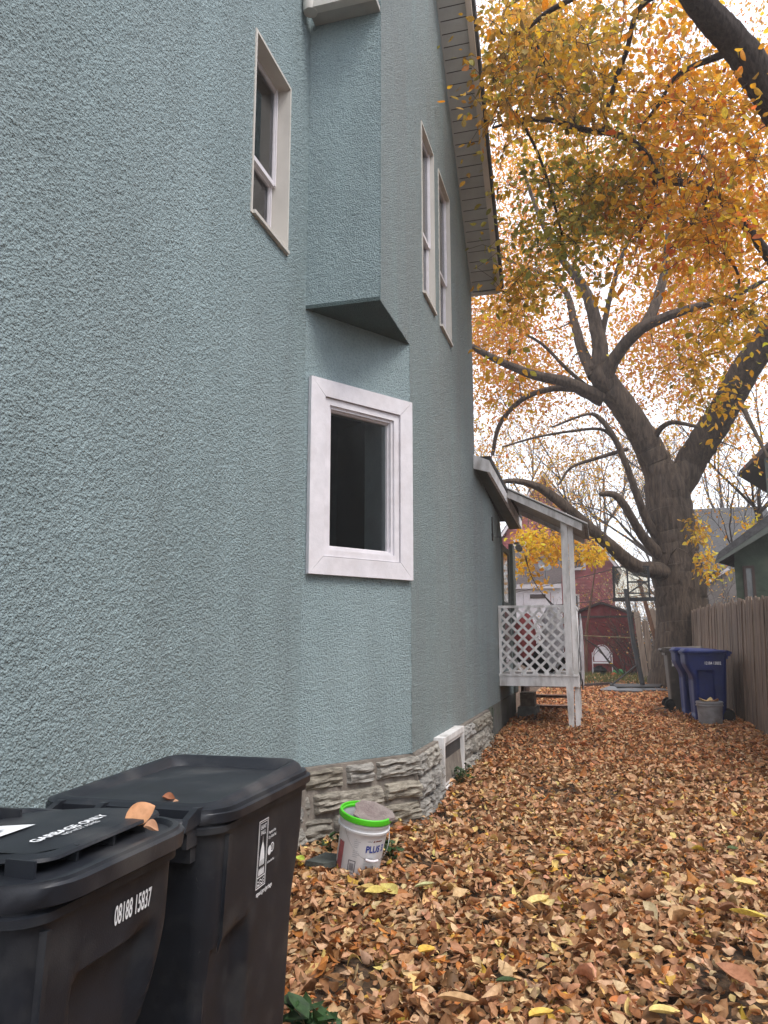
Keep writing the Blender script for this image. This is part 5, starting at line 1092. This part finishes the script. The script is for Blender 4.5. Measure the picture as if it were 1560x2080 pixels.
elm.limb([(1222, 780, 40, T0 - .7), (1250, 725, 28, T0 - 1), (1296, 672, 25, T0 - 1.4), (1350, 645, 21, T0 - 1.8), (1420, 622, 17, T0 - 2.3), (1490, 602, 12, T0 - 2.8), (1570, 560, 7, T0 - 3.3)])
elm.limb([(1310, 665, 24, T0 - 1.4), (1335, 610, 20, T0 - 1.3), (1352, 540, 16, T0 - 1.1), (1358, 450, 12, T0 - .9), (1350, 330, 8, T0 - .7)])
elm.limb([(1225, 810, 34, T0 - .6), (1150, 776, 24, T0 - .9), (1085, 762, 20, T0 - 1.2), (1020, 736, 17, T0 - 1.5), (950, 700, 13, T0 - 1.8)])
elm.limb([(1190, 790, 18, T0 - .8), (1120, 790, 14, T0 - .5), (1060, 812, 12, T0 - .2), (1015, 862, 10, T0), (1000, 925, 8, T0 + .2)])
elm.limb([(1208, 765, 30, T0 - .8), (1182, 710, 22, T0 - .6), (1165, 650, 18, T0 - .3), (1150, 595, 13, T0), (1110, 560, 9, T0 + .4), (1010, 520, 5, T0 + .8)])
elm.limb([(1192, 785, 10, T0 - .7), (1150, 748, 8, T0 - 1), (1105, 702, 7, T0 - 1.4), (1070, 680, 5, T0 - 1.7)])
elm.limb([(1322, 915, 20, T0 - .1), (1336, 878, 13, T0 - .4), (1365, 858, 10, T0 - .7), (1420, 868, 6, T0 - 1)])
elm.limb([(1221, 690, 14, T0 - .8), (1240, 600, 11, T0 - 1.2), (1272, 499, 9, T0 - 1.6), (1323, 402, 6, T0 - 2)])
elm.limb([(1490, 790, 14, T0 - 1.1), (1520, 850, 9, T0 - 1.5), (1560, 930, 6, T0 - 2)])
SKY_GAPS = [(1290, 130, 50, 60), (1210, 310, 25, 35), (1400, 330, 20, 30), (1235, 590, 45, 55), (1090, 310, 35, 40), (1110, 620, 45, 35), (1000, 545, 20, 20)]
tg = scatter([(1080, 150, 90, 130, 60), (1300, 250, 150, 170, 90), (1480, 420, 80, 120, 50), (1050, 470, 60, 110, 55), (1180, 420, 110, 90, 55), (1030, 660, 60, 60, 40), (1400, 560, 100, 60, 45), (1300, 760, 60, 80, 18), (1450, 660, 70, 60, 30), (1000, 780, 45, 90, 40), (1200, 650, 140, 60, 24), (1120, 720, 60, 50, 18), (1370, 760, 40, 60, 10), (1480, 840, 60, 60, 14)], (19.6, 26), [(1235, 590, 50, 60), (1110, 640, 45, 35), (1160, 840, 60, 30)])
elm.grow(tg, .02); elm.foliage(tg, 112, .55, .118, [OR, PI_, RD, YE, OC], [42, 16, 6, 20, 16], 2, 1)
tg = scatter([(1200, 880, 110, 50, 40), (1100, 920, 70, 50, 30), (1230, 980, 60, 50, 25), (1470, 900, 60, 80, 30), (1080, 850, 60, 50, 20)], (20.3, 25)); elm.grow(tg, .012); elm.foliage(tg, 34, .6, .09, [PI_, OC, YE], [5, 3, 3], 2, 1)
# yellow sprays low on the elm
tg = scatter([(1090, 1105, 26, 12, 15), (1080, 1150, 14, 14, 6), (1055, 1100, 10, 12, 4), (1125, 1120, 12, 14, 7), (1175, 1120, 16, 14, 8), (1212, 1130, 12, 8, 6)], (14.6, 16.4)); elm.grow(tg, .012); elm.foliage(tg, 26, .12, .10, [YE, (.86, .46, .05), OR], [60, 30, 10], 4, 2, .8)
tg = scatter([(1415, 1085, 10, 12, 3), (1432, 1150, 10, 20, 6), (1460, 1168, 14, 8, 4), (1520, 1060, 8, 12, 3), (1425, 1095, 16, 8, 4)], (16.5, 18.5)); elm.grow(tg, .012); elm.foliage(tg, 18, .13, .10, [YE, (.86, .46, .05), OR], [60, 30, 10], 4, 2, .8)
elm.finish()

# nearer elm reaching in from the right: trunk beyond the fence
near = Tree('elm_tree', (3.4, 9.6, .1), 'nearer leaning elm whose dark limb and big leaves overhang the drive from the right', M['bark_dark'])
NT = 8.0
near.limb([(2150, 1430, 200, 10.5), (2050, 1100, 130, 10.2), (1900, 760, 100, 9.6), (1740, 470, 84, 8.8), (1620, 280, 74, 8.2), (1556, 178, 70, 8.0), (1495, 90, 66, 7.8), (1430, 20, 60, 7.5), (1360, -70, 52, 7.2), (1240, -200, 40, 6.8)], 'trunk', n=10)
near.limb([(1900, 780, 50, 9.6), (1740, 650, 36, 9.4), (1600, 560, 26, 9.2), (1545, 498, 21, 9.1), (1492, 430, 19, 9.0), (1425, 380, 17, 8.9), (1345, 362, 14, 8.8), (1310, 310, 13, 8.7), (1262, 276, 13, 8.6), (1180, 262, 13, 8.4), (1120, 244, 12, 8.3), (1060, 243, 10, 8.2), (1000, 260, 5, 8.1)], n=5)
near.limb([(1495, 100, 20, 7.8), (1380, 150, 10, 8.2), (1340, 210, 8, 8.4), (1300, 260, 5, 8.6)]); near.limb([(1400, -40, 20, 7.4), (1302, 13, 12, 7.8), (1272, 106, 12, 8.0), (1251, 161, 12, 8.2), (1238, 207, 11, 8.4), (1225, 262, 8, 8.5)])
near.limb([(1340, -90, 26, 7.2), (1220, -30, 15, 7.4), (1120, 20, 12, 7.6), (1050, 70, 8, 7.7), (1000, 60, 5, 7.8)]); near.limb([(1330, 360, 14, 8.8), (1325, 420, 9, 9.2), (1300, 470, 6, 9.5)]); near.limb([(1430, 382, 12, 8.9), (1440, 470, 9, 9.3), (1500, 560, 6, 9.8), (1480, 650, 4, 10)])
near.limb([(1180, 262, 11, 8.4), (1130, 180, 9, 8.2), (1090, 90, 6, 8.0)]); near.limb([(1060, 243, 8, 8.2), (1100, 330, 7, 8.6), (1130, 430, 6, 9), (1150, 520, 4, 9.4)])
def set_(blobs, Yr, per, pal, wts, spread=.21, size=.092): 
    t = scatter(blobs, Yr, SKY_GAPS); t = near_filter(t); near.grow(t, .010); near.foliage(t, per, spread, size, pal, wts, 4, 2, .55)
def near_filter(t):
    out = []
    for p in t:
        u, v, fw = proj(p)
        if u < 985 and p[1] < 9.8: continue
        out.append(p)
    return out
near.leaves = []
set_([(1060, 70, 70, 60, 42), (1080, 190, 70, 50, 36), (1010, 150, 25, 90, 16), (1160, 60, 60, 50, 18)], (7.2, 9.8), 38, [(.58, .33, .06), OC, (.50, .33, .07), OR, OL], [30, 30, 18, 12, 12])
set_([(1390, 230, 80, 70, 40), (1480, 330, 60, 90, 42), (1330, 420, 60, 50, 26), (1440, 480, 80, 50, 32), (1350, 90, 40, 50, 12)], (7.6, 10.8), 36, [OR, (.80, .40, .05), OC, RD], [42, 28, 22, 8])
set_([(1180, 370, 70, 25, 16), (1140, 430, 60, 40, 18), (1110, 510, 40, 40, 14), (1280, 290, 60, 25, 10)], (8.0, 10.0), 32, [OL, (.40, .34, .06), OC, (.28, .30, .07)], [40, 25, 20, 15])
set_([(1290, 370, 70, 40, 20), (1250, 160, 30, 60, 6), (1180, 200, 50, 40, 10)], (8.0, 10.0), 24, [OC, (.75, .40, .05), OL], [40, 35, 20])
set_([(1010, 700, 30, 60, 9), (1040, 580, 30, 30, 8), (1075, 620, 16, 40, 8), (1440, 720, 36, 30, 12), (1500, 650, 40, 40, 14), (1460, 800, 20, 16, 6), (1230, 500, 40, 30, 10), (1210, 590, 8, 16, 3), (1080, 570, 20, 20, 4)], (8.6, 11.0), 22, [(.80, .40, .05), OC, YE, OL], [30, 25, 15, 12])
# merge all near leaves into one list so that the largest 300 become objects
allL = near.leaves; near.leaves = [tuple(np.concatenate([l[k] for l in allL]) for k in range(6)) + (4, 2)]
near.finish(300)

# background trees, sparse and bare
def bare_tree(x, y, h, label, leafn, seed, mt='bark_dark', pal=(YE, PI_, OC), r=.16, lean=0, group='bare trees beyond the red shed'):
    rg = random.Random(seed); t = Tree('background_tree', (x, y, gz(y)), label, M[mt], group); tips = []
    tr = MB(); g = V((x, y, gz(y) - .1)); top = g + V((lean, rg.uniform(-.3, .3), h * .55)); pts = [g.lerp(top, k / 6) + V((rg.uniform(-.1, .1), 0, 0)) for k in range(7)]; tr.tube(pts, [r * (1 - .08 * k) for k in range(7)], 8); tr.build('trunk', M[mt], t.root)
    def rec(p, d, L_, rr, dep):
        k = 5; pts = [p]; dd = d.copy()
        for i in range(k): dd = (dd + V((rg.uniform(-.25, .25), rg.uniform(-.25, .25), rg.uniform(-.12, .2)))).normalized(); pts.append(pts[-1] + dd * L_ / k)
        t.twigs.tube(pts, [rr * (1 - .6 * i / k) for i in range(k + 1)], 4 if dep > 1 else 6, cap=False)
        if dep >= 4: tips.append(tuple(pts[-1])); return
        for j in range(3 if dep < 3 else 4): a = pts[rg.randint(2, k)]; nd = (dd + V((rg.uniform(-.9, .9), rg.uniform(-.9, .9), rg.uniform(-.35, .6)))).normalized(); rec(a, nd, L_ * rg.uniform(.55, .8), rr * .5, dep + 1)
    for j in range(6): a = pts[rg.randint(3, 6)]; rec(a, V((rg.uniform(-1, 1), rg.uniform(-.7, .7), rg.uniform(.5, 1.3))).normalized(), h * .26, r * .5, 1)
    rec(pts[-1], V((0, 0, 1)), h * .28, r * .6, 1)
    if leafn: tt = np.array(tips); sel = tt[RNG.choice(len(tt), min(len(tt), leafn), replace=False)]; t.foliage(sel, 9, .28, .10, list(pal), [1] * len(pal), 2, 1)
    t.finish()
bare_tree(-1.2, 33, 9.5, 'slender bare tree with amber leaves left of the red gable', 300, 1, r=.13)
bare_tree(2.4, 34, 12, 'tall thin tree with sparse orange leaves left of the big trunk', 420, 2)
bare_tree(.4, 50, 15, 'far bare crown with yellowing leaves above the red house', 420, 3)
bare_tree(5.4, 27, 9.5, 'bent thin tree with few leaves between big trunk and garage', 160, 4, r=.12, lean=-.4)
bare_tree(6.5, 45, 14, 'far yellowing tree behind the grey house roof', 420, 5)
bare_tree(-4.5, 46, 15, 'far tree with rusty leaves behind the porch roof', 420, 6)
bare_tree(3.6, 52, 13, 'far pale leaved tree seen through the fork of the elm', 420, 7)
sap = MB(); sap.tube([(-.55, 26.0 - .6, .3), (-.5, 25.3, 1.6), (-.25, 25.4, 3.0), (.0, 25.5, 4.4)], [.05, .045, .03, .01], 7)
tag(sap.build('sapling', M['lumber']), 'thin brown sapling trunk in front of the red shed', 'tree')
# tangled brush behind hoop and porch
def brush(loc, n, h, w, label, leafn=0, pal=(YE, OC), mt='bark_dark'):
    r = empty('brush', loc, label, 'shrub'); m = MB(); tips = []
    for i in range(n):
        a = random.uniform(0, 6.28); p = V(loc) + V((random.uniform(-w, w) * .5, random.uniform(-.3, .3), 0)); d = V((math.cos(a) * .6, math.sin(a) * .4, 1)).normalized(); pts = [p]
        for k in range(6): d = (d + V((random.uniform(-.3, .3), random.uniform(-.3, .3), random.uniform(-.3, .1)))).normalized(); pts.append(pts[-1] + d * h / 6)
        m.tube(pts, [.010, .009, .007, .006, .005, .004, .003], 4, cap=False); tips += [pts[-1], pts[-2], pts[3]]
        for k in range(3):
            q = pts[random.randint(1, 5)]; e = q + V((random.uniform(-.4, .4), random.uniform(-.3, .3), random.uniform(-.2, .4))); m.tube([q, (q + e) / 2 + V((0, 0, .05)), e], [.005, .004, .002], 3, cap=False); tips.append(e)
    m.build('stems', M[mt], r, kind='stuff')
    if leafn:
        tt = np.array([tuple(t) for t in tips]); P_ = tt[RNG.integers(0, len(tt), leafn)] + RNG.normal(0, .08, (leafn, 3)); L_ = RNG.uniform(.05, .09, leafn); v, f, c = leaf_mass(P_, RNG.normal(0, 1, (leafn, 3)), RNG.normal(0, 1, (leafn, 3)), L_, L_ * .6, pick(list(pal), [1] * len(pal), leafn), 2, 1); npmesh('foliage', M['leaves'], v, f, r, c, True, kind='stuff')
brush((1.2, 24.5, .3), 80, 2.3, 1.3, 'tangled bare brush behind the hoop pole and pale boards', 90, ((.55, .42, .2), OC, PI_))
brush((-1.3, 27.5, .3), 50, 2.6, 1.0, 'bare vine tangle beside the porch post in front of the red house', 60)
brush((2.9, 24, .3), 60, 3.6, 1.6, 'bare brush behind the fence right of the big trunk', 160, (YE, OC, PI_))
brush((.9, 28.5, .3), 50, 3.2, 1.2, 'leafy brush at the right end of the red shed', 300, ((.55, .42, .2), (.45, .36, .15), PI_))
brush((1.5, 31, .3), 150, 3.9, 1.6, 'pale leafy thicket between the red shed and the big trunk', 2600, ((.62, .50, .30), (.55, .45, .2), PI_, YE))
brush((3.0, 41, .4), 150, 6.0, 4.5, 'distant thicket behind the elm and the grey house', 3500, ((.62, .50, .30), (.60, .45, .2), PI_, YE))
vin = MB()
for i in range(34):
    x = random.uniform(-1.0, 1.0); z = random.uniform(.3, 1.2); pts = [V((x, SY - .03, z))]
    for k in range(7): pts.append(pts[-1] + V((random.uniform(-.12, .12), random.uniform(-.005, .003), random.uniform(.02, .28))))
    pts = [V((max(-1.1, min(1.1, p.x)), min(SY - .02, p.y), min(p.z, 2.5))) for p in pts]; vin.tube(pts, .006, 4, cap=False)
tag(vin.build('dry_vine', M['lumber']), 'dry vines climbing the front of the red shed', 'vine')
# yard grass
nb_ = 5200; gxp = RNG.uniform(-4, 2.2, nb_); gyp = RNG.uniform(20.5, 25.8, nb_); gp = np.stack([gxp, gyp, GZV(gyp)], 1); hh = RNG.uniform(.05, .13, nb_); dx = RNG.normal(0, .03, (nb_, 2))
Vg = np.zeros((nb_, 4, 3)); Vg[:, 0] = gp + [-.006, 0, 0]; Vg[:, 1] = gp + [.006, 0, 0]; Vg[:, 2] = gp + np.stack([dx[:, 0] + .003, dx[:, 1], hh], 1); Vg[:, 3] = gp + np.stack([dx[:, 0] - .003, dx[:, 1], hh], 1)
npmesh('grass', M['grassm'], Vg.reshape(-1, 3), np.arange(nb_ * 4).reshape(-1, 4), None, kind='stuff')

# ------------------------------------------------------------------ the hazy air
hzm = bpy.data.materials.new('haze'); hzm.use_nodes = True; t_ = hzm.node_tree; t_.nodes.clear()
pv = t_.nodes.new('ShaderNodeVolumePrincipled'); pv.inputs['Color'].default_value = (.95, .93, .92, 1); pv.inputs['Density'].default_value = .003; pv.inputs['Anisotropy'].default_value = .3
ov = t_.nodes.new('ShaderNodeOutputMaterial'); t_.links.new(pv.outputs[0], ov.inputs['Volume'])
MB().box(-310, 310, -90, 410, -1.3, 26).build('haze', hzm, None, kind='stuff')

for o in bpy.data.objects:
    for k in ('base', 'hb'):
        if k in o: del o[k]
